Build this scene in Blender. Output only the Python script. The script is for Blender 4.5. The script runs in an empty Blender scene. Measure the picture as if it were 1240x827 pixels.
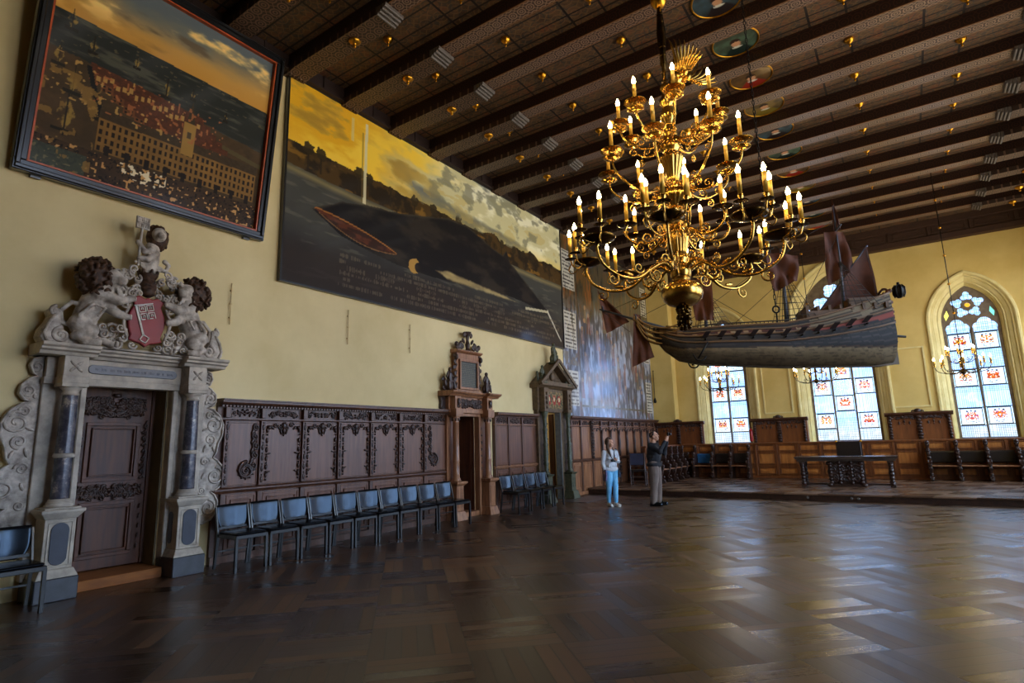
SKY_END=3.6; SKY_SIDE=13.0; EXPO=0.15
import bpy, bmesh, math, random
import numpy as np
from mathutils import Vector, Matrix, Euler
PI=math.pi; sin=math.sin; cos=math.cos
COL=bpy.context.scene.collection
rnd=random.Random(7)

# ------------------------------------------------------------------ objects
def link(o,parent=None):
    COL.objects.link(o)
    if parent is not None: o.parent=parent
    return o
def tag(o,label=None,cat=None,group=None,kind=None):
    if label: o['label']=label
    if cat: o['category']=cat
    if group: o['group']=group
    if kind: o['kind']=kind
    return o
def thing(name,label,cat,loc=(0,0,0),rz=0,group=None,parent=None):
    o=bpy.data.objects.new(name,None); o.empty_display_size=.1
    o.location=loc; o.rotation_euler=(0,0,rz); link(o,parent)
    return tag(o,label,cat,group)
def dup(o,loc=None,rz=None,label=None,parent=None):
    c=o.copy(); COL.objects.link(c)
    if parent is not None: c.parent=parent
    for ch in list(o.children): dup(ch,parent=c)
    if loc is not None: c.location=loc
    if rz is not None: c.rotation_euler=(0,0,rz)
    if label: c['label']=label
    return c

class MB:
    def __init__(s,M=None): s.v=[];s.f=[];s.sm=[];s.M=M or Matrix()
    def add(s,vs,fs,smooth=False):
        n=len(s.v); M=s.M
        s.v+=[tuple(M@Vector(p)) for p in vs]
        s.f+=[tuple(i+n for i in f) for f in fs]; s.sm+=[smooth]*len(fs)
    def box(s,x0,x1,y0,y1,z0,z1):
        s.add([(x0,y0,z0),(x1,y0,z0),(x1,y1,z0),(x0,y1,z0),(x0,y0,z1),(x1,y0,z1),(x1,y1,z1),(x0,y1,z1)],
              [(0,3,2,1),(4,5,6,7),(0,1,5,4),(1,2,6,5),(2,3,7,6),(3,0,4,7)])
    def taper(s,b,t,z0,z1):   # b,t=(x0,x1,y0,y1)
        s.add([(b[0],b[2],z0),(b[1],b[2],z0),(b[1],b[3],z0),(b[0],b[3],z0),(t[0],t[2],z1),(t[1],t[2],z1),(t[1],t[3],z1),(t[0],t[3],z1)],
              [(0,3,2,1),(4,5,6,7),(0,1,5,4),(1,2,6,5),(2,3,7,6),(3,0,4,7)])
    def bar(s,a,b,w,h=None):  # rectangular bar between points
        a=Vector(a);b=Vector(b);h=h or w; d=(b-a).normalized()
        u=Vector((0,0,1)) if abs(d.z)<.9 else Vector((1,0,0)); r=d.cross(u).normalized(); u=r.cross(d)
        vs=[]
        for p in(a,b):
            for i,j in((-1,-1),(1,-1),(1,1),(-1,1)): vs.append(p+r*(w/2*i)+u*(h/2*j))
        s.add(vs,[(0,1,2,3),(7,6,5,4),(0,4,5,1),(1,5,6,2),(2,6,7,3),(3,7,4,0)])
    def tube(s,pts,r,seg=8,closed=False,flat=1.0,flatax=None):
        pts=[Vector(p) for p in pts]; n=len(pts)
        rs=[r]*n if isinstance(r,(int,float)) else list(r)
        if len(rs)!=n: rs=[rs[0]+(rs[-1]-rs[0])*i/(n-1) for i in range(n)]
        T=[]
        for i in range(n):
            a=pts[i-1] if (i or closed) else pts[0]; b=pts[(i+1)%n] if (i<n-1 or closed) else pts[-1]
            t=b-a; T.append(t.normalized() if t.length>1e-9 else Vector((0,0,1)))
        u=Vector((0,0,1)) if abs(T[0].z)<.9 else Vector((1,0,0)); u=(u-T[0]*u.dot(T[0])).normalized()
        vs=[]
        for i in range(n):
            u=u-T[i]*u.dot(T[i])
            u=u.normalized() if u.length>1e-6 else T[i].orthogonal().normalized()
            w=T[i].cross(u)
            for k in range(seg):
                a=2*PI*k/seg; d=u*cos(a)+w*sin(a)
                if flatax is not None:
                    fa=Vector(flatax); d=d-fa*(d.dot(fa)*(1-flat))
                vs.append(pts[i]+d*rs[i])
        fs=[]
        for i in range(n if closed else n-1):
            j=(i+1)%n
            for k in range(seg):
                l=(k+1)%seg; fs.append((i*seg+k,i*seg+l,j*seg+l,j*seg+k))
        if not closed: fs.append(tuple(range(seg))[::-1]); fs.append(tuple((n-1)*seg+k for k in range(seg)))
        s.add(vs,fs,True)
    def lathe(s,prof,c=(0,0,0),seg=20,flute=0,nf=12):
        vs=[];n=len(prof)
        for r,z in prof:
            for k in range(seg):
                a=2*PI*k/seg; rr=max(r,1e-4)*(1+flute*cos(nf*a)); vs.append((c[0]+rr*cos(a),c[1]+rr*sin(a),c[2]+z))
        fs=[]
        for i in range(n-1):
            for k in range(seg):
                l=(k+1)%seg; fs.append((i*seg+k,i*seg+l,(i+1)*seg+l,(i+1)*seg+k))
        fs.append(tuple(range(seg))[::-1]); fs.append(tuple((n-1)*seg+k for k in range(seg)))
        s.add(vs,fs,True)
    def ball(s,c,r,seg=10,rings=6,rot=None):
        if isinstance(r,(int,float)): r=(r,r,r)
        vs=[(0,0,-1)]
        for i in range(1,rings):
            a=-PI/2+PI*i/rings
            for k in range(seg): b=2*PI*k/seg; vs.append((cos(a)*cos(b),cos(a)*sin(b),sin(a)))
        vs.append((0,0,1)); c=Vector(c); R=rot or Matrix.Identity(3)
        vs=[c+R@Vector((v[0]*r[0],v[1]*r[1],v[2]*r[2])) for v in vs]
        fs=[(0,1+(k+1)%seg,1+k) for k in range(seg)]
        for i in range(rings-2):
            for k in range(seg):
                l=(k+1)%seg; a=1+i*seg; fs.append((a+k,a+l,a+seg+l,a+seg+k))
        a=1+(rings-2)*seg; fs+=[(a+k,a+(k+1)%seg,len(vs)-1) for k in range(seg)]
        s.add(vs,fs,True)
    def ext(s,prof,y0,y1,ax='y'):      # profile [(x,z)] extruded along y (or x: profile (y,z))
        n=len(prof)
        f=(lambda p,t:(p[0],t,p[1])) if ax=='y' else ((lambda p,t:(t,p[0],p[1])) if ax=='x' else (lambda p,t:(p[0],p[1],t)))
        vs=[f(p,y0) for p in prof]+[f(p,y1) for p in prof]
        fs=[(i,(i+1)%n,n+(i+1)%n,n+i) for i in range(n)]+[tuple(range(n))[::-1],tuple(range(n,2*n))]
        s.add(vs,fs)
    def frame(s,y0,y1,z0,z1,w,x0,x1,ax='x'):
        for a in((y0,y1,z0,z0+w),(y0,y1,z1-w,z1),(y0,y0+w,z0+w,z1-w),(y1-w,y1,z0+w,z1-w)):
            if ax=='x': s.box(x0,x1,a[0],a[1],a[2],a[3])
            else: s.box(a[0],a[1],x0,x1,a[2],a[3])
    def spiral(s,c,r,turns=1.4,a0=0,d=1,t=.02,pl='x',n=22,lead=None):
        # scroll in the plane x=const (pl 'x': (y,z)) or y=const (pl 'y': (x,z)); tapering towards the eye
        pts=[];rs=[]
        for i in range(n):
            k=i/(n-1); rr=r*(1-k)**.85+.12*r*k; a=a0+d*turns*2*PI*k
            p=(c[1]+rr*cos(a),c[2]+rr*sin(a)) if pl=='x' else (c[0]+rr*cos(a),c[2]+rr*sin(a))
            pts.append((c[0],p[0],p[1]) if pl=='x' else (p[0],c[1],p[1])); rs.append(t*(1-.55*k))
        if lead is not None:
            pts=[lead]+pts; rs=[t*.5]+rs
        s.tube(pts,rs,6)
        s.ball(pts[-1],t*.85,8,5)
    def leaf(s,c,l,w,ang,t=.012,pl='x'):
        if pl=='x': R=Matrix.Rotation(ang,3,'X'); s.ball(c,(t,l/2,w/2),8,5,R)
        else: R=Matrix.Rotation(-ang,3,'Y'); s.ball(c,(l/2,t,w/2),8,5,R)
    def carve(s,x,y0,y1,z0,z1,seed,t=.01,dens=60,pl='x',size=None):
        # mirrored band or field of scrollwork and leaves, in low relief
        g=random.Random(seed); W=y1-y0; H=z1-z0; yc=(y0+y1)/2; S=size or min(W/2,H)*.32
        n=max(2,int(W*H*dens))
        for i in range(n):
            u=g.uniform(.08,.95)*W/2; z=z0+H*g.uniform(.14,.86); a=g.uniform(0,2*PI); r=S*g.uniform(.55,1)
            r=min(r,z-z0,z1-z,)*1.0 if min(z-z0,z1-z)>.006 else .008
            k=g.random(); dd=g.choice((-1,1))
            for m in(-1,1):
                yy=yc+m*u; aa=a if m>0 else PI-a
                c=(x,yy,z) if pl=='x' else (yy,x,z)
                if k<.55: s.spiral(c,r,1.1,aa,dd*m,t,pl,12)
                else: s.leaf(c,r*1.9,r*.7,aa,t*1.5,pl)
        for z in(z0+H*.3,z0+H*.62):
            c=(x,yc,z) if pl=='x' else (yc,x,z)
            s.ball(c,min(S*.6,.035)*1.0 if pl else S,8,5)
    def build(s,name,m,parent=None,bevel=0,label=None,kind=None,sub=0,loc=None):
        me=bpy.data.meshes.new(name); me.from_pydata(s.v,[],s.f)
        me.polygons.foreach_set('use_smooth',s.sm)
        b=bmesh.new(); b.from_mesh(me); bmesh.ops.recalc_face_normals(b,faces=b.faces); b.to_mesh(me); b.free()
        if m: me.materials.append(m)
        o=link(bpy.data.objects.new(name,me),parent)
        if loc: o.location=loc
        if bevel:
            md=o.modifiers.new('edge','BEVEL'); md.width=bevel; md.segments=1; md.limit_method='ANGLE'; md.angle_limit=.9
        return tag(o,label=label,kind=kind)

def curve_mesh(splines,ext,bev=0,res=2):
    """flat outline(s) with holes -> solid slab in local XY, thickness 2*ext"""
    cu=bpy.data.curves.new('c','CURVE'); cu.dimensions='2D'; cu.fill_mode='BOTH'; cu.extrude=max(ext-bev,.0001); cu.bevel_depth=bev; cu.bevel_resolution=res-1; cu.offset=-bev
    for pts in splines:
        sp=cu.splines.new('POLY'); sp.points.add(len(pts)-1); sp.use_cyclic_u=True
        for i,p in enumerate(pts): sp.points[i].co=(p[0],p[1],0,1)
    o=bpy.data.objects.new('c',cu); COL.objects.link(o)
    dg=bpy.context.evaluated_depsgraph_get(); me=bpy.data.meshes.new_from_object(o.evaluated_get(dg),depsgraph=dg)
    bpy.data.objects.remove(o); 
    vs=[tuple(v.co) for v in me.vertices]; fs=[tuple(p.vertices) for p in me.polygons]
    bpy.data.meshes.remove(me); bpy.data.curves.remove(cu)
    return vs,fs
def cdt_mesh(splines,ext):
    """same, for many holes: triangulated, kept where an odd number of outlines encloses"""
    from mathutils.geometry import delaunay_2d_cdt
    co=[];ed=[]
    for pts in splines:
        n=len(co); co+=[Vector((p[0],p[1])) for p in pts]; ed+=[(n+i,n+(i+1)%len(pts)) for i in range(len(pts))]
    v,e,f,_,_,_=delaunay_2d_cdt(co,ed,[],0,1e-6)
    def ins(x,y):
        c=False
        for pts in splines:
            j=pts[-1]
            for p in pts:
                if (p[1]>y)!=(j[1]>y) and x<(j[0]-p[0])*(y-p[1])/(j[1]-p[1])+p[0]: c=not c
                j=p
        return c
    T=[t for t in f if ins(sum(v[i].x for i in t)/3,sum(v[i].y for i in t)/3)]
    cnt={}
    for t in T:
        for k in range(3): a,b=t[k],t[(k+1)%3]; cnt.setdefault((min(a,b),max(a,b)),[]).append((a,b))
    n=len(v); vs=[(p.x,p.y,ext) for p in v]+[(p.x,p.y,-ext) for p in v]
    fs=[tuple(t) for t in T]+[tuple(i+n for i in t[::-1]) for t in T]
    for q in cnt.values():
        if len(q)==1: a,b=q[0]; fs.append((b,a,a+n,b+n))
    return vs,fs
def slab(mb,splines,pl,d0,d1,bev=0,smooth=False):
    """pl 'x': outline (y,z) between x=d0..d1 ; pl 'y': outline (x,z) between y=d0..d1; 'z'"""
    vs,fs=curve_mesh(splines,(d1-d0)/2,bev) if len(splines)<3 else cdt_mesh(splines,(d1-d0)/2); c=(d0+d1)/2
    if pl=='x': vs=[(v[2]+c,v[0],v[1]) for v in vs]
    elif pl=='y': vs=[(v[0],c-v[2],v[1]) for v in vs]
    else: vs=[(v[0],v[1],v[2]+c) for v in vs]
    mb.add(vs,fs,smooth)

def sculpt(mb,name,m,parent=None,voxel=.012,smooth=3,label=None):
    """fuse everything collected in mb into one continuous rounded surface"""
    o=mb.build(name,m,parent)
    md=o.modifiers.new('r','REMESH'); md.mode='VOXEL'; md.voxel_size=voxel; md.use_smooth_shade=True
    if smooth:
        q=o.modifiers.new('s','SMOOTH'); q.iterations=smooth; q.factor=.5
    dg=bpy.context.evaluated_depsgraph_get(); me=bpy.data.meshes.new_from_object(o.evaluated_get(dg),depsgraph=dg)
    o.modifiers.clear(); old=o.data; o.data=me; bpy.data.meshes.remove(old); me.name=name
    if label: o['label']=label
    return o
def limb(mb,pts,rs,seg=12):
    mb.tube(pts,rs,seg)
    for p,r in zip(pts,rs): mb.ball(p,r*.995,seg,8)

# ------------------------------------------------------------------ numpy picture helpers
def lin(c): return tuple((x/12.92 if x<=.04045 else ((x+.055)/1.055)**2.4) for x in c)
def vnoise(x,y,seed=0):
    xi=np.floor(x).astype(np.int64); yi=np.floor(y).astype(np.int64); fx=x-xi; fy=y-yi; fx=fx*fx*(3-2*fx); fy=fy*fy*(3-2*fy)
    def h(a,b):
        n=(a*374761393+b*668265263+seed*2246822519)&0xffffffff; n=((n^(n>>13))*1274126177)&0xffffffff; return ((n^(n>>16))&0xffff)/65535.
    return (h(xi,yi)*(1-fx)+h(xi+1,yi)*fx)*(1-fy)+(h(xi,yi+1)*(1-fx)+h(xi+1,yi+1)*fx)*fy
def fbm(x,y,seed=0,o=4):
    r=0;a=.5;t=0
    for i in range(o): r=r+a*vnoise(x*2**i,y*2**i,seed+i*17); t+=a; a*=.5
    return r/t
def mix(a,b,t):
    t=np.clip(t,0,1)[...,None]; return a*(1-t)+np.asarray(b)*t
def sst(a,b,x): t=np.clip((x-a)/(b-a),0,1); return t*t*(3-2*t)
def paint_mesh(name,nu,nv,pos,col,m,parent=None,label=None,kind=None,smooth=False):
    """grid surface, colour per point (the painted picture). pos(U,V)->(X,Y,Z) arrays, col(U,V)->(...,3) sRGB"""
    U,V=np.meshgrid(np.linspace(0,1,nu+1),np.linspace(0,1,nv+1)); X,Y,Z=pos(U,V)
    co=np.stack([X+0*U,Y+0*U,Z+0*U],-1).reshape(-1,3)
    i=np.arange((nu+1)*(nv+1)).reshape(nv+1,nu+1)
    F=np.stack([i[:-1,:-1],i[:-1,1:],i[1:,1:],i[1:,:-1]],-1).reshape(-1,4)
    me=bpy.data.meshes.new(name); me.vertices.add(len(co)); me.vertices.foreach_set('co',co.ravel())
    me.loops.add(F.size); me.loops.foreach_set('vertex_index',F.ravel().astype(np.int32)); me.polygons.add(len(F))
    me.polygons.foreach_set('loop_start',np.arange(0,F.size,4,dtype=np.int32))
    me.update(calc_edges=True)
    c=np.clip(col(U,V),0,1).reshape(-1,3); c=np.where(c<=.04045,c/12.92,((c+.055)/1.055)**2.4)
    a=me.color_attributes.new('paint','FLOAT_COLOR','POINT'); a.data.foreach_set('color',np.concatenate([c,np.ones((len(c),1))],1).ravel().astype(np.float32))
    if smooth: me.polygons.foreach_set('use_smooth',[True]*len(F))
    me.materials.append(m); me.validate()
    return tag(link(bpy.data.objects.new(name,me),parent),label=label,kind=kind)

# ------------------------------------------------------------------ materials
class NT:
    def __init__(s,name):
        s.m=bpy.data.materials.new(name); s.m.use_nodes=True; s.t=s.m.node_tree; s.b=s.t.nodes['Principled BSDF']; s.out=s.t.nodes['Material Output']
    def n(s,typ,**k):
        x=s.t.nodes.new(typ)
        for a,b in k.items(): setattr(x,a,b)
        return x
    def L(s,a,b): s.t.links.new(a,b)
    def setin(s,node,i,v):
        if hasattr(v,'is_linked') or isinstance(v,bpy.types.NodeSocket): s.L(v,node.inputs[i])
        else: node.inputs[i].default_value=v
    def ma(s,op,a,b=None,c=None,clamp=False):
        x=s.n('ShaderNodeMath',operation=op); x.use_clamp=clamp; s.setin(x,0,a)
        if b is not None: s.setin(x,1,b)
        if c is not None: s.setin(x,2,c)
        return x.outputs[0]
    def obj(s): return s.n('ShaderNodeTexCoord').outputs['Object']
    def pos(s): return s.n('ShaderNodeNewGeometry').outputs['Position']
    def mapv(s,v,scale=(1,1,1),rot=(0,0,0),loc=(0,0,0)):
        x=s.n('ShaderNodeMapping'); s.L(v,x.inputs[0]); x.inputs['Scale'].default_value=scale; x.inputs['Rotation'].default_value=rot; x.inputs['Location'].default_value=loc; return x.outputs[0]
    def sep(s,v): x=s.n('ShaderNodeSeparateXYZ'); s.L(v,x.inputs[0]); return x.outputs
    def comb(s,a,b,c=0.): x=s.n('ShaderNodeCombineXYZ'); s.setin(x,0,a); s.setin(x,1,b); s.setin(x,2,c); return x.outputs[0]
    def noise(s,v,sc,det=4,ro=.6): x=s.n('ShaderNodeTexNoise'); s.L(v,x.inputs['Vector']); x.inputs['Scale'].default_value=sc; x.inputs['Detail'].default_value=det; x.inputs['Roughness'].default_value=ro; return x.outputs['Fac']
    def wn(s,v): x=s.n('ShaderNodeTexWhiteNoise',noise_dimensions='3D'); s.L(v,x.inputs['Vector']); return x.outputs['Value']
    def ramp(s,f,stops):
        x=s.n('ShaderNodeValToRGB'); s.L(f,x.inputs[0]); e=x.color_ramp.elements
        while len(e)<len(stops): e.new(.5)
        for q,(p,c) in zip(e,stops): q.position=p; q.color=(*lin(c),1)
        return x.outputs[0]
    def mixc(s,f,a,b,mode='MIX'):
        x=s.n('ShaderNodeMix',data_type='RGBA',blend_type=mode); s.setin(x,0,f)
        for i,v in((6,a),(7,b)):
            if isinstance(v,tuple): x.inputs[i].default_value=(*lin(v),1)
            else: s.L(v,x.inputs[i])
        return x.outputs[2]
    def bump(s,h,st=.3,dist=.01):
        x=s.n('ShaderNodeBump'); s.L(h,x.inputs['Height']); x.inputs['Strength'].default_value=st; x.inputs['Distance'].default_value=dist; s.L(x.outputs[0],s.b.inputs['Normal'])
    def set(s,col=None,rough=None,metal=None,**k):
        for n,v in (('Base Color',col),('Roughness',rough),('Metallic',metal)):
            if v is None: continue
            if isinstance(v,tuple): s.b.inputs[n].default_value=(*lin(v),1)
            else: s.setin(s.b,n,v)
        for n,v in k.items(): s.setin(s.b,n.replace('_',' '),v)
        return s.m

def M(name,c,rough=.5,metal=0.,c2=None,sc=8,det=4,stretch=(1,1,1),bump=0,bd=.004,coat=0,lo=.35,hi=.65,**k):
    n=NT(name); v=n.mapv(n.obj(),stretch); f=n.noise(v,sc,det)
    c2=c2 or tuple(x*.8 for x in c)
    n.set(n.ramp(f,[(lo,c2),(hi,c)]),rough,metal)
    if bump: n.bump(f,bump,bd)
    if coat: n.b.inputs['Coat Weight'].default_value=coat; n.b.inputs['Coat Roughness'].default_value=.12
    for a,b in k.items(): n.b.inputs[a.replace('_',' ')].default_value=b
    return n.m
def paintmat(name,rough=.4,coat=0,coatr=.2,bump=0,metal=0,cior=1.55):
    n=NT(name); a=n.n('ShaderNodeAttribute',attribute_name='paint'); n.set(a.outputs['Color'],rough,metal); n.b.inputs['Specular IOR Level'].default_value=.15 if coat else .5
    if bump: n.bump(n.noise(n.mapv(n.obj(),(1,1,.35)),35,5),bump,.004)
    if coat: n.b.inputs['Coat Weight'].default_value=coat; n.b.inputs['Coat Roughness'].default_value=coatr; n.b.inputs['Coat IOR'].default_value=cior
    return n.m

plaster=M('plaster_yellow',(.88,.80,.60),.85,c2=(.82,.735,.53),sc=.7,det=6,bump=.08)
plaster_end=M('plaster_ochre',(.87,.76,.46),.85,c2=(.81,.69,.38),sc=.9,det=6,bump=.08)
trim_stone=M('window_trim_paint',(.90,.83,.58),.7,c2=(.85,.77,.50),sc=3)
wood=M('dark_oak',(.40,.25,.165),.40,c2=(.23,.13,.085),sc=2.2,det=8,stretch=(9,9,.7),bump=.25,bd=.003,lo=.3,hi=.7)
wood_l=M('panel_oak',(.47,.30,.205),.37,c2=(.32,.19,.125),sc=2.2,det=8,stretch=(9,9,.7),bump=.2,bd=.003,lo=.3,hi=.7)
wood_h=M('honey_oak',(.54,.31,.14),.38,c2=(.36,.19,.08),sc=2,det=8,stretch=(6,6,.7),bump=.2,bd=.003,lo=.3,hi=.7)
wood_c=M('carved_oak',(.25,.15,.105),.38,c2=(.15,.085,.06),sc=14,det=4)
wood_f=M('golden_oak_field',(.76,.49,.23),.38,c2=(.58,.34,.14),sc=2,det=8,stretch=(6,6,.7),bump=.2,bd=.003,lo=.3,hi=.7)
wood_b=M('golden_brown_oak',(.64,.44,.30),.33,c2=(.45,.29,.19),sc=2.5,det=8,stretch=(7,7,.7),bump=.2,bd=.003)  # golden-brown oak, base lightened a little to stand in for window glare
wood_door=M('door_walnut',(.37,.20,.10),.5,c2=(.23,.115,.055),sc=2,det=8,stretch=(8,8,.6),bump=.2,bd=.003)
step_wood=M('threshold_oak',(.60,.36,.14),.75,c2=(.48,.27,.10),sc=3,stretch=(6,1,6))
dark_void=M('passage_brown',(.16,.11,.07),.8)
stone=M('painted_sandstone',(.78,.73,.66),.7,c2=(.60,.56,.51),sc=5,det=7,bump=.25,bd=.006)
stone_sh=M('sculpted_sandstone',(.80,.75,.69),.65,c2=(.50,.46,.42),sc=9,det=7,bump=.4,bd=.008)
slate=M('slate_plinth',(.25,.255,.28),.4,c2=(.18,.19,.21),sc=6,det=6)
inlay=M('dark_blue_inlay',(.16,.17,.23),.3,c2=(.12,.13,.18),sc=9)
marble=NT('blue_grey_marble'); _f=marble.noise(marble.mapv(marble.obj(),(1,1,.8)),9,8,.7); marble.set(marble.ramp(_f,[(.3,(.14,.14,.17)),(.48,(.25,.25,.29)),(.58,(.36,.34,.36)),(.68,(.66,.60,.54))]),.25); marble=marble.m
mane=M('brown_mane',(.33,.21,.12),.6,c2=(.16,.10,.06),sc=20,det=5,bump=.6,bd=.01)
red_shield=M('red_shield',(.56,.12,.12),.5,c2=(.50,.13,.15),sc=4)
white_paint=M('white_key_paint',(.86,.82,.76),.5)
brass=NT('polished_brass'); _f=brass.noise(brass.obj(),6,4); brass.set(brass.ramp(_f,[(.3,(.60,.45,.19)),(.7,(.80,.64,.33))]),.24,1.); brass=brass.m
brass_d=NT('dark_brass'); _f=brass_d.noise(brass_d.obj(),7,4); brass_d.set(brass_d.ramp(_f,[(.3,(.20,.14,.06)),(.7,(.40,.30,.13))]),.24,1.); brass_d=brass_d.m
gilt=M('gilding',(.85,.62,.20),.32,1.,c2=(.75,.5,.12))
iron=M('black_iron',(.09,.085,.08),.45,.6)
candle_m=M('ivory_candle',(.90,.72,.30),.5,c2=(.86,.66,.24)); 
leather=M('black_leather',(.055,.05,.06),.27,c2=(.05,.045,.045),sc=30,bump=.1,bd=.001,Specular_IOR_Level=.55,Specular_Tint=(.55,.75,1,1))
seat_leather=M('dark_brown_leather',(.15,.11,.095),.32,c2=(.10,.075,.065),sc=20,bump=.1,bd=.001)
chair_black=M('black_lacquer',(.05,.05,.06),.28,c2=(.035,.035,.045),coat=.3)
frame_black=M('black_picture_frame',(.05,.052,.065),.3,coat=.3)
orange=M('orange_fillet',(.72,.30,.08),.4)
sail_m=M('rust_brown_sailcloth',(.30,.15,.085),.85,c2=(.22,.10,.055),sc=6,bump=.2)
rope=M('dark_rope',(.14,.11,.08),.8)
mast_m=M('blue_grey_mast',(.20,.23,.28),.5)
paint_gloss=paintmat('varnished_painting',.6,.5,.12,.08)
paint_mural=paintmat('varnished_mural',.4,1.,.2,.25,cior=2.2)
paint_matt=paintmat('painted_wood',.75)
bulb=NT('glowing_bulb'); bulb.set((1,.8,.4),.3); bulb.b.inputs['Emission Color'].default_value=(1,.70,.30,1); bulb.b.inputs['Emission Strength'].default_value=85; bulb=bulb.m
pal_white=M('parchment',(.80,.79,.74),.5)
def plain(name,c,rough=.7,**k): return M(name,c,rough,c2=tuple(x*.85 for x in c),sc=12,**k)
# ================================================================== ROOM
def floor_mat():
    n=NT('basket_parquet'); p=n.mapv(n.pos(),(1,1,1),(0,0,0),(-5.32,-3.65,0)); x,y,_=n.sep(p)
    k=.70710678/.757
    u=n.ma('MULTIPLY',n.ma('ADD',x,y),k); v=n.ma('MULTIPLY',n.ma('SUBTRACT',y,x),k)
    cu=n.ma('FLOOR',u); cv=n.ma('FLOOR',v); fu=n.ma('FRACT',u); fv=n.ma('FRACT',v)
    par=n.ma('ROUND',n.ma('MULTIPLY',n.ma('FRACT',n.ma('MULTIPLY',n.ma('ADD',cu,cv),.5)),2.))   # 0/1
    t=n.ma('ADD',n.ma('MULTIPLY',fu,par),n.ma('MULTIPLY',fv,n.ma('SUBTRACT',1.,par)))
    a=n.ma('ADD',n.ma('MULTIPLY',v,par),n.ma('MULTIPLY',u,n.ma('SUBTRACT',1.,par)))
    ta=n.ma('ADD',n.ma('MULTIPLY',u,par),n.ma('MULTIPLY',v,n.ma('SUBTRACT',1.,par)))
    s=n.ma('MULTIPLY',t,6.); idx=n.ma('FLOOR',s); fs=n.ma('FRACT',s)
    edge=n.ma('MINIMUM',fs,n.ma('SUBTRACT',1.,fs)); 
    e2=n.ma('MINIMUM',n.ma('MINIMUM',fu,n.ma('SUBTRACT',1.,fu)),n.ma('MINIMUM',fv,n.ma('SUBTRACT',1.,fv)))
    gap=n.ma('MINIMUM',n.ma('MULTIPLY',edge,14.,clamp=True),n.ma('MULTIPLY',e2,70.,clamp=True))
    r=n.wn(n.comb(n.ma('ADD',cu,n.ma('MULTIPLY',idx,13.7)),cv,par)); rt=n.wn(n.comb(cu,cv,5.))
    g=n.noise(n.comb(n.ma('MULTIPLY',a,1.3),n.ma('MULTIPLY',ta,26.),n.ma('MULTIPLY',r,40.)),2.2,7,.7)
    big=n.noise(n.pos(),.35,3)
    c=n.ramp(n.ma('ADD',n.ma('ADD',n.ma('MULTIPLY',g,.42),n.ma('MULTIPLY',r,.42)),n.ma('ADD',n.ma('MULTIPLY',rt,.16),n.ma('MULTIPLY',big,.08))),
             [(.2,(.12,.07,.042)),(.5,(.22,.135,.08)),(.8,(.38,.25,.15))])
    c=n.mixc(gap,(.06,.038,.028),c)
    rough=n.ma('ADD',n.ma('ADD',.155,n.ma('MULTIPLY',par,.06)),n.ma('ADD',n.ma('MULTIPLY',g,.14),n.ma('MULTIPLY',r,.16)))
    n.set(c,rough); n.b.inputs['IOR'].default_value=1.75
    h=n.ma('ADD',n.ma('MULTIPLY',gap,.6),n.ma('ADD',n.ma('MULTIPLY',g,.55),n.ma('MULTIPLY',r,.5)))
    n.bump(h,.16,.004); return n.m
floor_m=floor_mat()
W=13.2; YE=22.4; ZC=8.40; YB=-9.
mb=MB(); mb.box(-3,W+.6,YB-.6,YE+.6,-.2,0); mb.build('floor',floor_m,kind='structure',label='brown basket-weave parquet floor')

# left wall with its three doorways
DO=[(2.76,3.74,2.42),(9.74,10.46,2.22),(13.46,14.55,2.38)]
out=[(YB,0)]
for a,b,h in DO: out+=[(a,0),(a,h),(b,h),(b,0)]
out+=[(YE+.6,0),(YE+.6,ZC+.1),(YB,ZC+.1)]
mb=MB(); slab(mb,[out],'x',-.25,0); mb.build('wall_left',plaster,kind='structure',label='yellow plaster wall hung with the paintings')

for a,b,h in DO[:2]:      # deeper masonry round the two closed doors
    mb=MB(); mb.box(-.7,-.25,a-.1,a,0,h+.1); mb.box(-.7,-.25,b,b+.1,0,h+.1); mb.box(-.7,-.25,a,b,h,h+.1); mb.box(-.8,-.7,a-.1,b+.1,0,h+.1); mb.build('wall_niche',plaster,kind='structure')
def arch(cx,h,zs,z0,R,d=0,n=14):
    xc=cx-h+R; r=R+d; a1=math.acos(max(-1,min(1,(cx-xc)/r)))
    L=[(cx-h-d,z0)]+[(cx-h-d,z0+(zs-z0)*i/3) for i in(1,2)]
    for i in range(n+1):
        a=PI+(a1-PI)*i/n; L.append((xc+r*cos(a),zs+r*sin(a)))
    Rr=[(2*cx-x,z) for x,z in L[:-1]][::-1]
    return L+Rr
def foil(cx,cz,d,rho,k,rot=0,n=48):
    pts=[]
    for i in range(n):
        t=2*PI*i/n; best=.001
        for j in range(k):
            ph=t-(rot+2*PI*j/k); q=rho*rho-(d*sin(ph))**2
            if q>=0: best=max(best,d*cos(ph)+math.sqrt(q))
        pts.append((cx+best*cos(t),cz+best*sin(t)))
    return pts
def lancet(cx,h,z0,zh):
    """tall light with a three-lobed head"""
    pts=[(cx-h,z0),(cx+h,z0)]
    for i in range(25):
        t=-.0+PI*i/24; b=.001
        for ang,d,rho in((.42,.52*h,.50*h),(PI-.42,.52*h,.50*h),(PI/2,.62*h,.56*h)):
            ph=t-ang; q=rho*rho-(d*sin(ph))**2
            if q>=0: b=max(b,d*cos(ph)+math.sqrt(q))
        pts.append((cx+max(-h,min(h,b*cos(t))),zh+b*sin(t)))
    return pts
WIN=[dict(cx=2.74,h=.69,zs=4.98,R=1.24,L=2),dict(cx=6.57,h=.98,zs=5.68,R=1.66,L=3),dict(cx=10.27,h=.70,zs=4.97,R=1.25,L=2)]
SILL=1.33
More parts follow.
